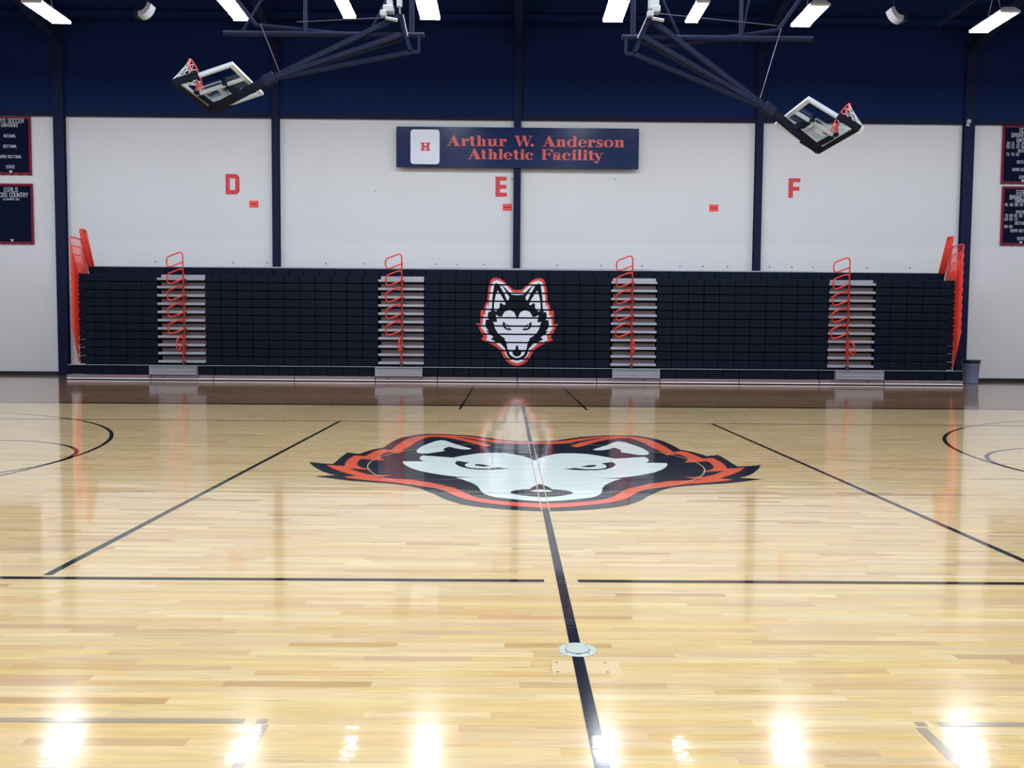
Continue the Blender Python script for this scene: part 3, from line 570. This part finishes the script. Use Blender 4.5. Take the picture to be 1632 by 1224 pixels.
# bold roman letters, unit = cap height, w = letter width
S_ = .275; T_ = .055; XH = .68
def rect(a, b, c, d): return [(a, c), (b, c), (b, d), (a, d)]
def ell(cx, cy, rx, ry, a0=0, a1=360, n=26): return [(cx + rx * math.cos(math.radians(a0 + (a1 - a0) * i / n)), cy + ry * math.sin(math.radians(a0 + (a1 - a0) * i / n))) for i in range(n + 1)]
def ringp(cx, cy, rx, ry, ix, iy, a0=0, a1=360, n=26, dx=0): return ell(cx, cy, rx, ry, a0, a1, n) + ell(cx + dx, cy, ix, iy, a0, a1, n)[::-1]
def roman(c, w):
    P = []
    def serif(x0, x1, y): P.append(rect(x0, x1, y, y + T_))
    if c == 'A':
        P += [[(.10 * w, 0), (.155 * w, 0), (.50 * w, .86), (.47 * w, 1)], [(.47 * w, 1.03), (.52 * w, 1.03), (.94 * w, 0), (.63 * w, 0), (.37 * w, .76)], rect(.22 * w, .62 * w, .29, .35)]
        serif(0, .27 * w, 0); serif(.53 * w, w, 0)
    if c == 'W':
        for k in (0, .38):
            P += [[((.06 + k) * w, 1), ((.06 + k) * w + .30, 1), ((.36 + k) * w + .03, .12), ((.31 + k) * w, -.03), ((.27 + k) * w + .0, 0)], [((.29 + k) * w, 0), ((.33 + k) * w, 0), ((.33 + k + .23) * w, 1), ((.29 + k + .23) * w, 1)]]
            serif(k * w, (.30 + k) * w, 1 - T_)
        serif(.80 * w, w, 1 - T_)
    if c == 'F':
        P += [rect(.12 * w, .12 * w + S_, 0, 1), rect(.3 * w, .95 * w, 1 - T_, 1), rect(.3 * w, .62 * w, .5, .55), [(.72 * w, 1), (w, 1), (w, .70), (.93 * w, .70)], [(.73 * w, .70), (.78 * w, .70), (.78 * w, .34), (.73 * w, .34), (.60 * w, .5), (.6 * w, .55)]]
        serif(0, .5 * w, 0); serif(0, .5 * w, 1 - T_)
    if c in 'rnhmu':
        top = 1 if c == 'h' else XH
        if c == 'u':
            P += [rect(.12 * w, .12 * w + S_, .16, XH), rect(.86 * w - S_, .86 * w, .06, XH), ringp(.44 * w, .20, .44 * w - .12 * w + .05, .22, .10, .14, 180, 330)]
            P += [[(.12 * w, .18), (.12 * w + S_, .18), (.45 * w, .03), (.40 * w, -.02), (.2 * w, .02)]]
            serif(0, .3 * w, XH - T_); serif(.56 * w, .8 * w, XH - T_); serif(.8 * w, w, 0)
        else:
            P.append(rect(.12 * w if c != 'r' else .15 * w, (.12 * w if c != 'r' else .15 * w) + S_, 0, top)); serif(0, .3 * w, top - T_)
            if c == 'r':
                P += [ell(.83 * w, .53, .135, .13), ringp(.80 * w, .42, .80 * w - .15 * w - S_ + .04, .28, .80 * w - .15 * w - S_, .20, 80, 180)]
                serif(0, .72 * w, 0)
            else:
                a = .86 * w - S_; P.append(rect(a, .86 * w, 0, .46)); mid = .12 * w + S_
                P += [[(mid - .02, .46), (mid + .02, .56), (a - .05, .69), (a + .12, .69), (.86 * w, .60), (.86 * w, .44), (a, .44), (a - .03, .58), (a - .10, .585)]]
                serif(0, .48 * w, 0); serif(.53 * w, w, 0)
    if c in 'oedcab' and c not in 'a':
        r = w / 2 if c in 'oec' else w * .40
        if c == 'o': P.append(ringp(r, .34, r, .36, r - .26, .31))
        if c == 'e': P += [ringp(r, .34, r, .36, r - .24, .31, 0, 325, dx=.02), rect(.24, w - .03, .34, .40)]
        if c == 'c': P += [ringp(r, .34, r, .36, r - .24, .31, 52, 325, dx=.04), ell(w - .17, .50, .13, .12)]
        if c == 'd':
            P += [ringp(r, .34, r, .36, r - .24, .30, 40, 320, dx=.02), rect(.88 * w - S_, .88 * w, .0, 1)]; serif(.50 * w, .8 * w, 1 - T_); serif(.8 * w, w, 0)
    if c == 'a':
        P += [rect(.50 * w, .50 * w + S_, .08, .50), ringp(.47 * w, .48, .42 * w, .22, .42 * w - .16, .16, 10, 150), ell(.18 * w, .49, .13, .12), ringp(.36 * w, .18, .36 * w, .20, .1, .11), [(.5 * w, .10), (.5 * w + S_, .10), (w, .0), (w, .05), (.7 * w, -.02)], rect(.3 * w, .55 * w, .33, .39)]
    if c == 's':
        P += [ringp(.5 * w, .50, .44 * w, .20, .14 * w, .12, 35, 240), ringp(.5 * w, .19, .48 * w, .21, .14 * w, .12, -145, 75), [(.10 * w, .50), (.16 * w, .36), (.80 * w, .08), (.97 * w, .22), (.9 * w, .32), (.35 * w, .50)], rect(.0, .07, 0, .22), rect(.84 * w, .84 * w + .06, .47, XH)]
    if c == 't':
        P += [rect(.22 * w, .22 * w + S_, .14, .90), [(0, XH - .04), (.22 * w, .92), (.22 * w + .08, .92), (.22 * w + .08, XH - .04)], rect(0, .86 * w, XH - T_, XH), [(.22 * w, .16), (.22 * w + S_, .16), (.66 * w, .05), (.95 * w, .14), (w, .10), (.78 * w, -.01), (.5 * w, -.02), (.3 * w, .02)]]
    if c in 'il':
        P += [rect(.5 * w - S_ / 2, .5 * w + S_ / 2, 0, XH if c == 'i' else 1)]; serif(0, w, 0); serif(0, .5 * w, (XH if c == 'i' else 1) - T_)
        if c == 'i': P.append(ell(.5 * w, .87, .16, .13))
    if c == 'y':
        P += [[(.08 * w, XH), (.08 * w + .30, XH), (.62 * w + .03, .12), (.50 * w, -.05)], [(.82 * w, XH), (.87 * w, XH), (.52 * w, -.16), (.40 * w, -.28), (.36 * w, -.22), (.46 * w, -.14)], ell(.24 * w, -.16, .13, .12), ringp(.30 * w, -.16, .22 * w, .12, .16 * w, .06, 200, 350)]
        serif(0, .46 * w, XH - T_); serif(.66 * w, w, XH - T_)
    if c == '.': P.append(ell(.5 * w, .13, .16, .14))
    return P
PXM = 7.741 / 384.0
def sign_line(mb, items, base, cap, yy):
    for c, a, b in items:
        x0 = -3.892 + (a - 633) * PXM; x1 = -3.892 + (b - 633) * PXM
        for i, P in enumerate(roman(c, (x1 - x0) / cap)): mb.poly([(x0 + u * cap, base + v * cap) for u, v in P], lambda u, v, i=i: (u, yy - .0006 * i, v), 0)

# ================================================================ the facility sign and things on the wall
SY = WY - .05
sg = empty('facility_sign', (-.02, WY, 6.735), 'long navy sign board with orange lettering high on the wall', 'sign')
MB().box(-3.892, 3.849, SY - .17, SY - .13, 6.735, 8.015, 0, .006).build('board', M['sign'], sg)
MB().box(-3.5, 3.5, SY - .13, WY, 6.9, 7.0).box(-3.5, 3.5, SY - .13, WY, 7.7, 7.8).build('mounting_rail', M['navy'], sg)
fy = SY - .171
mb = MB()
sign_line(mb, [('A', 713.2, 733.9), ('r', 735.2, 748), ('t', 748.6, 758), ('h', 759.6, 776), ('u', 776.7, 793.6), ('r', 794.9, 807.8), ('W', 819.4, 848.4), ('.', 845, 851), ('A', 864, 885.3), ('n', 885.8, 902), ('d', 903, 919.8), ('e', 920.6, 934.5), ('r', 935.5, 948), ('s', 948.8, 960.6), ('o', 961.5, 976.7), ('n', 978, 994.7)], 7.42, .335, fy - .004)
mb.build('lettering', M['sign_orange'], sg); mb = MB()
sign_line(mb, [('A', 746, 767.2), ('t', 766.8, 776.2), ('h', 777.9, 793.7), ('l', 795, 801.6), ('e', 802.7, 816.7), ('t', 818, 827.6), ('i', 829, 836.4), ('c', 837, 850.2), ('F', 862.6, 880.6), ('a', 880.8, 894.8), ('c', 895.6, 909.3), ('i', 910.7, 918.7), ('l', 919.6, 927), ('i', 928.4, 936.4), ('t', 936.8, 947), ('y', 945.4, 960.9)], 7.005, .33, fy - .004)
mb.build('lettering', M['sign_orange'], sg)
ax0, ax1, az0, az1, rr = -3.44, -2.515, 6.835, 7.925, .10
R_ = ell(ax1 - rr, az1 - rr, rr, rr, 0, 90, 8) + ell(ax0 + rr, az1 - rr, rr, rr, 90, 180, 8) + ell(ax0 + rr, az0 + rr, rr, rr, 180, 270, 8) + ell(ax1 - rr, az0 + rr, rr, rr, 270, 360, 8)
pn = MB().prism(R_, lambda u, v: (u, fy, v), lambda u, v: (u, fy - .008, v)).build('emblem_panel', M['sign_white'], sg)
pn['label'] = 'white rounded panel with an orange letter H'
mb = MB(); hx, hz, hw_, hh = -2.965, 7.255, .24, .26
for a in (hx - hw_ / 2, hx + hw_ / 2 - .08): mb.poly(rect(a, a + .08, hz, hz + hh), lambda u, v: (u, fy - .010, v)); mb.poly(rect(a - .025, a + .105, hz, hz + .055), lambda u, v: (u, fy - .011, v)); mb.poly(rect(a - .025, a + .105, hz + hh - .055, hz + hh), lambda u, v: (u, fy - .011, v))
mb.poly(rect(hx - .1, hx + .1, hz + .10, hz + .16), lambda u, v: (u, fy - .0105, v)); mb.build('letter_mark', M['wallred'], pn)

def wall_letter(name, pts, holes, lab):
    mb = MB(); y1 = WY - .012; y0 = WY
    for P in pts: mb.prism(P, lambda u, v: (u, y1, v), lambda u, v: (u, y0, v))
    tag(mb.build(name, M['wallred']), lab, 'letter', 'section letters on the wall')
def D_outline(x0, x1, z0, z1):
    w_ = x1 - x0; t = .135; r = .15; a = .13
    out = ell(x1 - r, z1 - r, r, r, 90, 0, 8) + ell(x1 - r, z0 + r, r, r, 0, -90, 8)
    inn = [(x1 - t, z1 - t - .02), (x1 - t, z0 + t + .02)]
    return [rect(x0, x0 + a, z0, z1), [(x0 + a, z1)] + out[:9] + [(x1, z1 - r - .01), (x1 - t, z1 - r - .01), (x1 - t, z1 - t - .02), (x1 - t - .02, z1 - t), (x0 + a, z1 - t)],
            rect(x1 - t, x1, z0 + r + .01, z1 - r - .01), [(x0 + a, z0 + t), (x1 - t - .02, z0 + t), (x1 - t, z0 + t + .02), (x1 - t, z0 + r + .01), (x1, z0 + r + .01)] + out[9:] + [(x0 + a, z0)]]
wall_letter('letter_d', D_outline(-9.41, -8.965, 5.865, 6.51), None, 'red block letter D painted on the pale wall, left bay')
wall_letter('letter_e', [rect(-.725, -.58, 5.865, 6.50), rect(-.58, -.365, 6.375, 6.50), rect(-.58, -.375, 6.12, 6.24), rect(-.58, -.355, 5.865, 5.99)], None, 'red block letter E on the pale wall below the sign')
wall_letter('letter_f', [rect(8.745, 8.89, 5.91, 6.53), rect(8.89, 9.12, 6.41, 6.53), rect(8.89, 9.10, 6.14, 6.26)], None, 'red block letter F on the pale wall, right bay')
for x0, x1, z0, z1, lab in ((-8.66, -8.36, 5.445, 5.665, 'small orange paper notice taped below and right of the letter D'), (-.49, -.19, 5.41, 5.63, 'small orange paper notice taped just below the letter E'), (6.19, 6.49, 5.445, 5.668, 'small orange paper notice between the two right columns')):
    mb = MB(); mb.box(x0, x1, WY - .006, WY - .002, z0, z1, 0)
    t = mb.build('paper_notice', M['paper']); tag(t, lab, 'notice', 'orange notices on the wall')
    mb = MB()
    for a, b in ((.18, .48), (.55, .80)): mb.poly(rect(x0 + .3 * a, x0 + .3 * b, z0 + .10, z0 + .13), lambda u, v: (u, WY - .0075, v))
    mb.build('printed_line', M['clothred'], t)
t = empty('wall_sensor', (14.33, WY, 8.28), 'small pale round fitting at the top of the right end column', 'sensor')
MB().lathe([(0, 0), (.06, .01), (.075, .06), (.06, .12), (0, .14)], (14.40, WY - .22, 8.27), 16).build('dome', M['grey'], t, smooth=True)
MB().box(14.35, 14.45, WY - .18, WY - .1, 8.20, 8.30).build('bracket', M['grey'], t)
mb = MB(); mb.box(14.27, 14.30, WY - .03, WY, 3.3, 8.25); tag(mb.build('wall_conduit', M['grey']), 'thin grey conduit running down beside the right end column', 'conduit')

def crest(mb, cx, z, s, yy, m):
    mb.poly([(cx - s, z + s), (cx - s * .5, z + s * .5), (cx, z + s * .8), (cx + s * .5, z + s * .5), (cx + s, z + s), (cx + s * .7, z - s * .2), (cx, z - s), (cx - s * .7, z - s * .2)], lambda u, v: (u, yy, v), m)
def banner(x0, x1, zt, zb, lines, lab, cx):
    H = zt - zb; n = 14
    t = empty('banner', ((x0 + x1) / 2, WY, zb), lab, 'banner', 'felt banners on the wall')
    mb = MB()   # cloth with a faintly wavy lower hem
    vs = []; fs = []
    for j in range(7):
        for i in range(n + 1):
            x = x0 + (x1 - x0) * i / n; q = j / 6; z = zb + (zt - zb) * q + (.018 * math.sin(i * 2.1 + x0) if j == 0 else 0)
            vs.append((x, WY - .03 - .008 * math.sin(i * 1.3 + j) * (1 - q), z))
    for j in range(6):
        for i in range(n): a = j * (n + 1) + i; fs.append((a, a + 1, a + n + 2, a + n + 1))
    mb.add(vs, fs); mb.build('cloth', M['cloth'], t)
    e = .075; yy = WY - .045
    mb = MB(); mb.box(x0, x1, yy, yy + .015, zt - e, zt); mb.box(x0, x1, yy, yy + .015, zb, zb + e); mb.box(x0, x0 + e, yy, yy + .015, zb + e, zt - e); mb.box(x1 - e, x1, yy, yy + .015, zb + e, zt - e)
    mb.build('trim', M['clothred'], t)
    for ln in lines:
        mb = MB()
        if ln[0] == '*': crest(mb, cx, ln[1], .055, yy - .003, 0)
        else: block_text(mb, ln[0], cx, ln[1] - ln[2] / 2, ln[2] * (.9 if ln[2] > .12 else 1), yy - .003, 0, ln[3] * .86 if len(ln) > 3 else .42, .14, ln[5] if len(ln) > 5 else None)
        mb.build('crest' if ln[0] == '*' else 'lettering', M['clothwhite'], t)
Zl = lambda y: 8.30 - (y - 184) * .0201
banner(-16.93, -15.60, 8.25, 6.42, [('BOYS SOCCER', Zl(192.5), .145, .58), ('CONFERENCE', Zl(200), .095), ('REGIONAL', Zl(216.7), .085), ('SECTIONAL', Zl(233), .085), ('SUPER SECTIONAL', Zl(249.2), .085), ('STATE', Zl(265.3), .095), ('*', Zl(272.8))], 'upper felt banner at the left edge, lettered BOYS SOCCER', -16.27)
banner(-16.95, -15.58, 6.14, 4.215, [('GIRLS', Zl(301), .145, .62), ('CROSS COUNTRY', Zl(309.2), .145, .58), ('N LEAVENPORT 2005', Zl(316.5), .055), ('*', Zl(381.5))], 'lower felt banner at the left edge, lettered GIRLS CROSS COUNTRY', -16.28)
Zr = lambda y: 8.29 - (y - 199) * .0201
L2 = 15.74
banner(15.60, 17.00, 8.27, 6.41, [('BOYS', Zr(207.3), .14, .60), ('BASKETBALL', Zr(215), .14, .60), ('CONFERENCE', Zr(223), .09), ('29 31 33 34', Zr(228.6), .085, .6, .2, L2), ('50 51 54 56', Zr(234.2), .085, .6, .2, L2), ('REGIONAL', Zr(240.3), .085), ('72 75 02', Zr(246), .085, .6, .2, L2), ('SECTIONAL', Zr(258), .085), ('SUPER SECTIONAL', Zr(270), .085), ('STATE', Zr(282), .09), ('*', Zr(287.5))], 'upper felt banner at the right edge, lettered BOYS BASKETBALL', 16.31)
Zr2 = lambda y: 6.33 - (y - 297.5) * .0203
banner(15.66, 17.04, 6.33, 4.435, [('GIRLS', Zr2(306.5), .14, .60), ('BASKETBALL', Zr2(314.5), .14, .60), ('CONFERENCE', Zr2(321), .085), ('81 82 89 99', Zr2(326.5), .085, .6, .2, L2 + .03), ('REGIONAL', Zr2(338), .085), ('79 80 81 83 93', Zr2(343.8), .085, .6, .2, L2 + .03), ('03 04 13', Zr2(349.4), .085, .6, .2, L2 + .03), ('SECTIONAL', Zr2(355.6), .085), ('99 00', Zr2(361.2), .085, .6, .2, L2 + .03), ('SUPER SECTIONAL', Zr2(367.6), .085), ('STATE', Zr2(380), .09), ('*', Zr2(386))], 'lower felt banner at the right edge, lettered GIRLS BASKETBALL', 16.33)

# ================================================================ bin
t = empty('trash_can', (14.24, 27.15, 0), 'blue-grey plastic trash can with dark liner at the right end of the bleachers', 'trash can')
MB().lathe([(0, .0), (.205, .0), (.215, .03), (.245, .60), (.262, .61), (.262, .66), (.25, .66), (.235, .58), (.2, .05), (0, .05)], (14.24, 27.15, 0), 36).build('body', M['bin'], t, smooth=True)
MB().lathe([(.266, .63), (.276, .70), (.285, .735), (.27, .74), (.235, .70), (.21, .4)], (14.24, 27.15, 0), 30).build('liner', M['liner'], t, smooth=True)
MB().tube([(14.24 + .25 * math.cos(a), 27.15 + .25 * math.sin(a), .56 + .03 * math.sin((a + 1.9) * 4)) for a in [-2.1 + .1 * i for i in range(8)]], .01, 6).build('handle', M['bin'], t)

# ================================================================ folded basketball goals
def goal(s, B, A, mend, mj, tl, beam, extra, lab):
    """s side, B bottom edge point and A top edge point of the board (x, z); the board spans y 14.9-16.73"""
    ya, yb, yc = 14.9, 16.73, 15.8
    t = empty('basketball_goal', (tl[1][0], yc, beam[2]), lab, 'basketball goal', 'folded goals hanging from the roof')
    Bv, Av = Vector((B[0], 0, B[1])), Vector((A[0], 0, A[1])); u = (Av - Bv).normalized(); n = Vector((-u.z, 0, u.x)); L = (Av - Bv).length
    if n.z < 0: n = -n
    def P(a, y, h=0): q = Bv + u * (a * L) + n * h; return (q.x, y, q.z)
    def slab(mb, a0, a1, y0, y1, h0, h1, m=0):
        vs = [P(a, y, h) for h in (h0, h1) for a, y in ((a0, y0), (a1, y0), (a1, y1), (a0, y1))]
        mb.add(vs, [(3, 2, 1, 0), (4, 5, 6, 7), (0, 1, 5, 4), (1, 2, 6, 5), (2, 3, 7, 6), (3, 0, 4, 7)], m)
    mb = MB(); slab(mb, .03, .97, ya + .03, yb - .03, .01, .018); mb.build('glass_panel', M['glass'], t)
    mb = MB(); e = .075
    slab(mb, 0, 1 - e, ya, ya + e, -.03, .03); slab(mb, 0, 1 - e, yb - e, yb, -.03, .03); slab(mb, 1 - e, 1, ya, yb, -.03, .03); slab(mb, 0, e, ya + e, yb - e, -.03, .03)
    for f in (.405, .675): y = ya + (yb - ya) * f; slab(mb, .10, .93, y - .035, y + .035, -.055, -.005)
    slab(mb, .44, .50, ya + .74, ya + 1.24, -.055, -.005); slab(mb, .13, .19, ya + .74, ya + 1.24, -.055, -.005)
    mb.build('board_frame', M['frame'], t)
    mb = MB()       # painted shooter's square on the face
    for a0, a1, y0, y1 in ((.16, .19, 15.51, 16.12), (.56, .59, 15.51, 16.12), (.16, .59, 15.51, 15.55), (.16, .59, 16.08, 16.12)): slab(mb, a0, a1, y0, y1, .019, .022)
    mb.build('target_square', M['frame'], t)
    mb = MB(); slab(mb, -.04, .05, ya - .03, yb + .03, -.05, .055); slab(mb, .05, .40, ya - .035, ya + .03, -.05, .055); slab(mb, .05, .40, yb - .03, yb + .035, -.05, .055)
    mb.build('edge_pad', M['pad'], t)
    # rim, bracket and net
    q = Bv + u * .16 + n * .40; C = Vector((q.x, yc, q.z)); ey = Vector((0, 1, 0)); r = .229
    rg = lambda k, N=28: C + n * (r * math.cos(2 * math.pi * k / N)) + ey * (r * math.sin(2 * math.pi * k / N))
    mb = MB(); mb.tube([rg(k) for k in range(28)], .014, 8, closed=True)
    for dy in (-.09, .09): mb.bar(C - n * .20 + ey * dy, C - n * .38 + ey * dy, .03, .05)
    mb.bar(C - n * .385 - u * .10, C - n * .385 + u * .12, .22, .02, up=n); mb.bar(C - n * .2 - u * .02, C - n * .37 - u * .13, .12, .015, up=n)
    rim = mb.build('rim', M['rim'], t, smooth=False)
    mb = MB(); down = Vector((s * .62, 0, -.44 if s > 0 else -.30))
    N = 12; rows = 5
    def np_(i, j):
        f = j / rows; rad = r * (1 - .74 * f ** .8); a = 2 * math.pi * (i + .5 * (j % 2)) / N
        return C + down * (.62 * f) + n * (rad * math.cos(a)) + ey * (rad * math.sin(a))
    for j in range(rows):
        for i in range(N):
            mb.tube([np_(i, j), np_(i, j + 1)], .006, 4)
            mb.tube([np_(i, j), np_(i - 1 if j % 2 == 0 else i + 1, j + 1)], .006, 4)
    mb.build('net', M['net'], rim)
    # mast behind the board and its arms
    me, mjv = Vector((mend[0], yc, mend[1])), Vector((mj[0], yc, mj[1]))
    mb = MB(); mb.bar(me, mjv, .12, .12); d = (mjv - me).normalized(); mb.build('mast', M['pad'], t); mb = MB(); mb.bar(mjv - d * .10, mjv + d * .12, .17, .17); mb.build('mast_sleeve', M['steel'], t)
    mb = MB()
    for a_, f in ((.62, .55), (.12, .10)):
        p0 = Vector(P(a_, yc, -.03)); p1 = me + (mjv - me) * f
        for dy in (-.11, .11): mb.bar(p0 + ey * dy, p1 + ey * dy * .5, .05, .09)
        mb.bar(p0 - ey * .28, p0 + ey * .28, .07, .05)
    mb.build('board_arm', M['pad'], t)
    T1, T2, T3 = [Vector((x, yc, z)) for x, z in tl]
    for a, b, wd, dy in ((mjv, T1, .085, .0), (mjv, T2, .075, -.06), (mjv, T2, .075, .06), (mjv, T3, .07, 0)):
        mb = MB(); mb.bar(a, b + ey * dy * 1.5, wd, wd); mb.build('boom_tube', M['steel'], t)
    mb = MB(); mb.bar(T1, T3, .07, .07); mb.bar(T3, T3 + Vector((-s * .14 * -1 * -1, 0, .0)), .05); mb.bar(T3 + Vector((-s * .14, 0, 0)), T3 + Vector((-s * .14, 0, .32)), .045); mb.bar(T1, T1 + Vector((s * .08, 0, .5)), .05); mb.build('hinge_frame', M['steel'], t)
    x0, x1, bz = beam
    mb = MB(); mb.tube([(x0, yc + .05, bz), (x1, yc + .05, bz)], .052, 10); mb.build('support_beam', M['steel'], t)
    zr = ceil_z(yc)
    for hx in extra['hang']: mb = MB(); mb.tube([(hx, yc + .05, bz), (hx, yc + .05, zr)], .035 if hx != extra['hang'][0] else .045, 8); mb.build('hanger', M['steel'], t)
    for p, q2, r_ in extra['brace']: mb = MB(); mb.tube([(p[0], yc + .1, p[1]), (q2[0], yc + .1, q2[1])], r_, 8); mb.build('brace', M['steel'], t)
    for p, q2 in extra['cable']: mb = MB(); mb.tube([(p[0], yc, p[1]), (q2[0], yc, q2[1])], .007, 5); mb.build('hoist_cable', M['cable'], t)
    wx, wz = extra['winch']; mb = MB()
    mb.box(wx - .09, wx + .09, yc - .14, yc + .04, wz - .02, wz + .10, 0, .015); mb.box(wx - .14, wx - .03, yc - .16, yc - .04, wz - .10, wz - .0, 0, .012); mb.box(wx - .03, wx + .07, yc - .12, yc, wz + .10, wz + .2, 0, .01); mb.tube([(wx - .05, yc - .1, wz - .12), (wx + .16, yc - .1, wz - .16)], .03, 8)
    mb.build('hoist_unit', M['grey'], t)
    mb = MB(); mb.tube([(T1.x + s * .1 * -1 * 0, yc - .08, T1.z + .9), (T1.x, yc - .08, T1.z + .02)], .012, 6); mb.tube([(T1.x - s * .06, yc - .08, T1.z), (T3.x + s * .05, yc - .08, T3.z + .25)], .010, 6); mb.tube([(T1.x + s * .0, yc - .12, T1.z + .12), (T1.x + s * .0, yc - .12, T1.z + .45)], .05, 10)
    mb.build('spring_rod', M['grey'], t)
def ceil_z(y): return RZ + SL * (WY - y) if y > YR else ZR - SL * (YR - y)
goal(-1, (-5.93, 5.62), (-4.96, 5.95), (-5.653, 5.389), (-4.608, 5.938), [(-2.261, 7.065), (-2.24, 6.716), (-2.071, 6.444)], (-5.413, -1.84, 6.755),
     dict(hang=[-2.06, -3.955], brace=[((-4.85, 6.92), (-2.85, 6.735), .04), ((-2.85, 6.74), (-2.1, 8.2), .025), ((-5.1, 6.8), (-4.6, 7.6), .025), ((-4.85, 6.92), (-5.6, 7.9), .04)], cable=[((-4.74, 6.9), (-4.396, 6.03)), ((-4.1, 6.95), (-2.35, 7.05))], winch=(-2.46, 7.12)),
     'folded basketball goal hanging high on the left, rim facing left')
goal(1, (5.585, 4.975), (4.73, 5.47), (5.268, 4.779), (4.346, 5.492), [(2.17, 7.065), (2.03, 6.736), (1.9, 6.45)], (1.694, 5.10, 6.755),
     dict(hang=[1.885, 3.815], brace=[((2.435, 6.62), (4.524, 6.924), .04), ((2.75, 6.74), (2.2, 7.9), .025), ((3.82, 6.7), (4.1, 8.2), .02), ((4.5, 6.92), (5.1, 7.8), .04)], cable=[((4.524, 6.92), (4.16, 5.63)), ((2.3, 7.16), (4.45, 6.97))], winch=(2.25, 7.16)),
     'folded basketball goal hanging high on the right, rim facing right')

# ================================================================ high-bay lamps
def make_lamp(w_, l_, dim):
    t = empty('high_bay_lamp', (0, 0, 0), 'x', 'lamp')
    a, b = w_ / 2, l_ / 2; mb = MB()
    mb.add([(-a, -b, .02), (a, -b, .02), (a, b, .02), (-a, b, .02), (-a * .6, -b * .9, .13), (a * .6, -b * .9, .13), (a * .6, b * .9, .13), (-a * .6, b * .9, .13)],
           [(4, 5, 6, 7), (0, 1, 5, 4), (1, 2, 6, 5), (2, 3, 7, 6), (3, 0, 4, 7)])
    mb.box(-a, a, -b, -b + .03, -.035, .02); mb.box(-a, a, b - .03, b, -.035, .02)
    mb.build('housing', M['housing'], t)
    mb = MB(); mb.add([(-a, -b + .03, .02), (-a * .86, -b + .03, -.035), (a * .86, -b + .03, -.035), (a, -b + .03, .02), (-a, b - .03, .02), (-a * .86, b - .03, -.035), (a * .86, b - .03, -.035), (a, b - .03, .02)],
                      [(0, 1, 5, 4), (1, 2, 6, 5), (2, 3, 7, 6)])
    mb.build('lens', M['lens_dim'] if dim else M['lens'], t)
    mb = MB()
    for s in (-1, 1): mb.tube([(0, s * b * .45, .12), (0, s * .05, .75)], .006, 5)
    mb.tube([(0, 0, .75), (0, 0, 1.0)], .012, 6); mb.tube([(0, 0, .75), (0, 0, 2.2)], .008, 5)
    mb.build('hanging_cord', M['housing'], t)
    return t
LB = make_lamp(.51, 1.50, False); LD = make_lamp(.33, 1.40, True)
first = {0: True, 1: True}
def place_lamp(x, y, dim, lab, group):
    src = LD if dim else LB
    if first[dim]: o = src; first[dim] = False
    else: o = copy_tree(src)
    o.location = (x, y, 9.63); o['label'] = lab; o['group'] = group
    return o
ORD = ['leftmost', 'second from the left', 'third from the left, dimmer and narrower', 'fourth from the left, just left of the middle', 'fourth from the right, just right of the middle', 'third from the right, dimmer and narrower', 'second from the right', 'rightmost']
for (x, y, d), o_ in zip(((-12.24, 22.98, 0), (-7.30, 22.63, 0), (-4.47, 22.42, 1), (-2.38, 22.42, 0), (2.38, 22.45, 0), (4.44, 22.50, 1), (7.36, 22.66, 0), (12.26, 22.98, 0)), ORD):
    place_lamp(x, y, d, 'glowing high-bay lamp under the dark ceiling, ' + o_, 'glowing lamps along the top of the view')
for x in (-17.2, 17.2): place_lamp(x, 22.98, 0, 'unseen high-bay lamp added beyond the %s end of the visible row' % ('left' if x < 0 else 'right'), 'unseen lamps added beyond the ends of the visible row')  # out of view, added to brighten the ends of the wall
for y, nm in ((15.2, 'second'), (8.4, 'third'), (1.6, 'fourth'), (-5.2, 'fifth')):  # unseen rows, put in to light the floor and near hall
    for x in (-12.24, -7.3, -2.38, 2.38, 7.36, 12.26):
        place_lamp(x, y, 0, 'unseen high-bay lamp added to light the hall, in the %s row from the bleacher wall' % nm, 'unseen added high-bay lamps in the %s row from the bleacher wall' % nm)

# small curved units and a pipe under the roof
for s, x, z in ((-1, -9.25, 9.50), (1, 9.22, 9.58)):
    t = empty('ceiling_unit', (x, 22, z), 'small pale curved unit under the dark ceiling, %s of the middle' % ('left' if s < 0 else 'right'), 'ceiling unit', 'small curved units under the ceiling')
    mb = MB(); n = 8
    for i in range(n):
        a0, a1 = math.radians(200 + 70 * i / n), math.radians(200 + 70 * (i + 1) / n)
        f = lambda r_, a: (x + s * (.18 + r_ * math.cos(a)) * 1.0, z + .12 + r_ * 1.35 * math.sin(a))
        q = [f(.34, a0), f(.34, a1), f(.25, a1), f(.25, a0)]
        mb.add([(u, 21.85, v) for u, v in q] + [(u, 22.15, v) for u, v in q], [(0, 1, 2, 3), (4, 5, 6, 7), (0, 1, 5, 4), (2, 3, 7, 6), (1, 2, 6, 5), (3, 0, 4, 7)])
    mb.build('curved_shell', M['grey'], t)
    MB().box(x + (.0 if s > 0 else -.16) + s * .14 - .0, x + (.16 if s > 0 else 0) + s * .14, 21.86, 22.14, z - .33, z - .18, 0, .01).build('end_box', M['steel'], t)
    MB().tube([(x, 22, z), (x, 22, ceil_z(22))], .02, 6).build('stem', M['steel'], t)
mb = MB(); mb.bar((12.07, 25.6, 10.45), (12.08, 10, 10.45), .10, .10); t = mb.build('ceiling_pipe', M['steel'])
tag(t, 'grey-blue pipe running under the roof above the rightmost lamp', 'pipe')
for y in (25, 19, 13):
    MB().tube([(12.07, y, 10.48), (12.07, y, ceil_z(y))], .015, 6).build('hanger', M['steel'], t)
for o in bpy.data.objects:
    if o.type == 'MESH' and o.name.startswith('_'): print('bad', o.name)
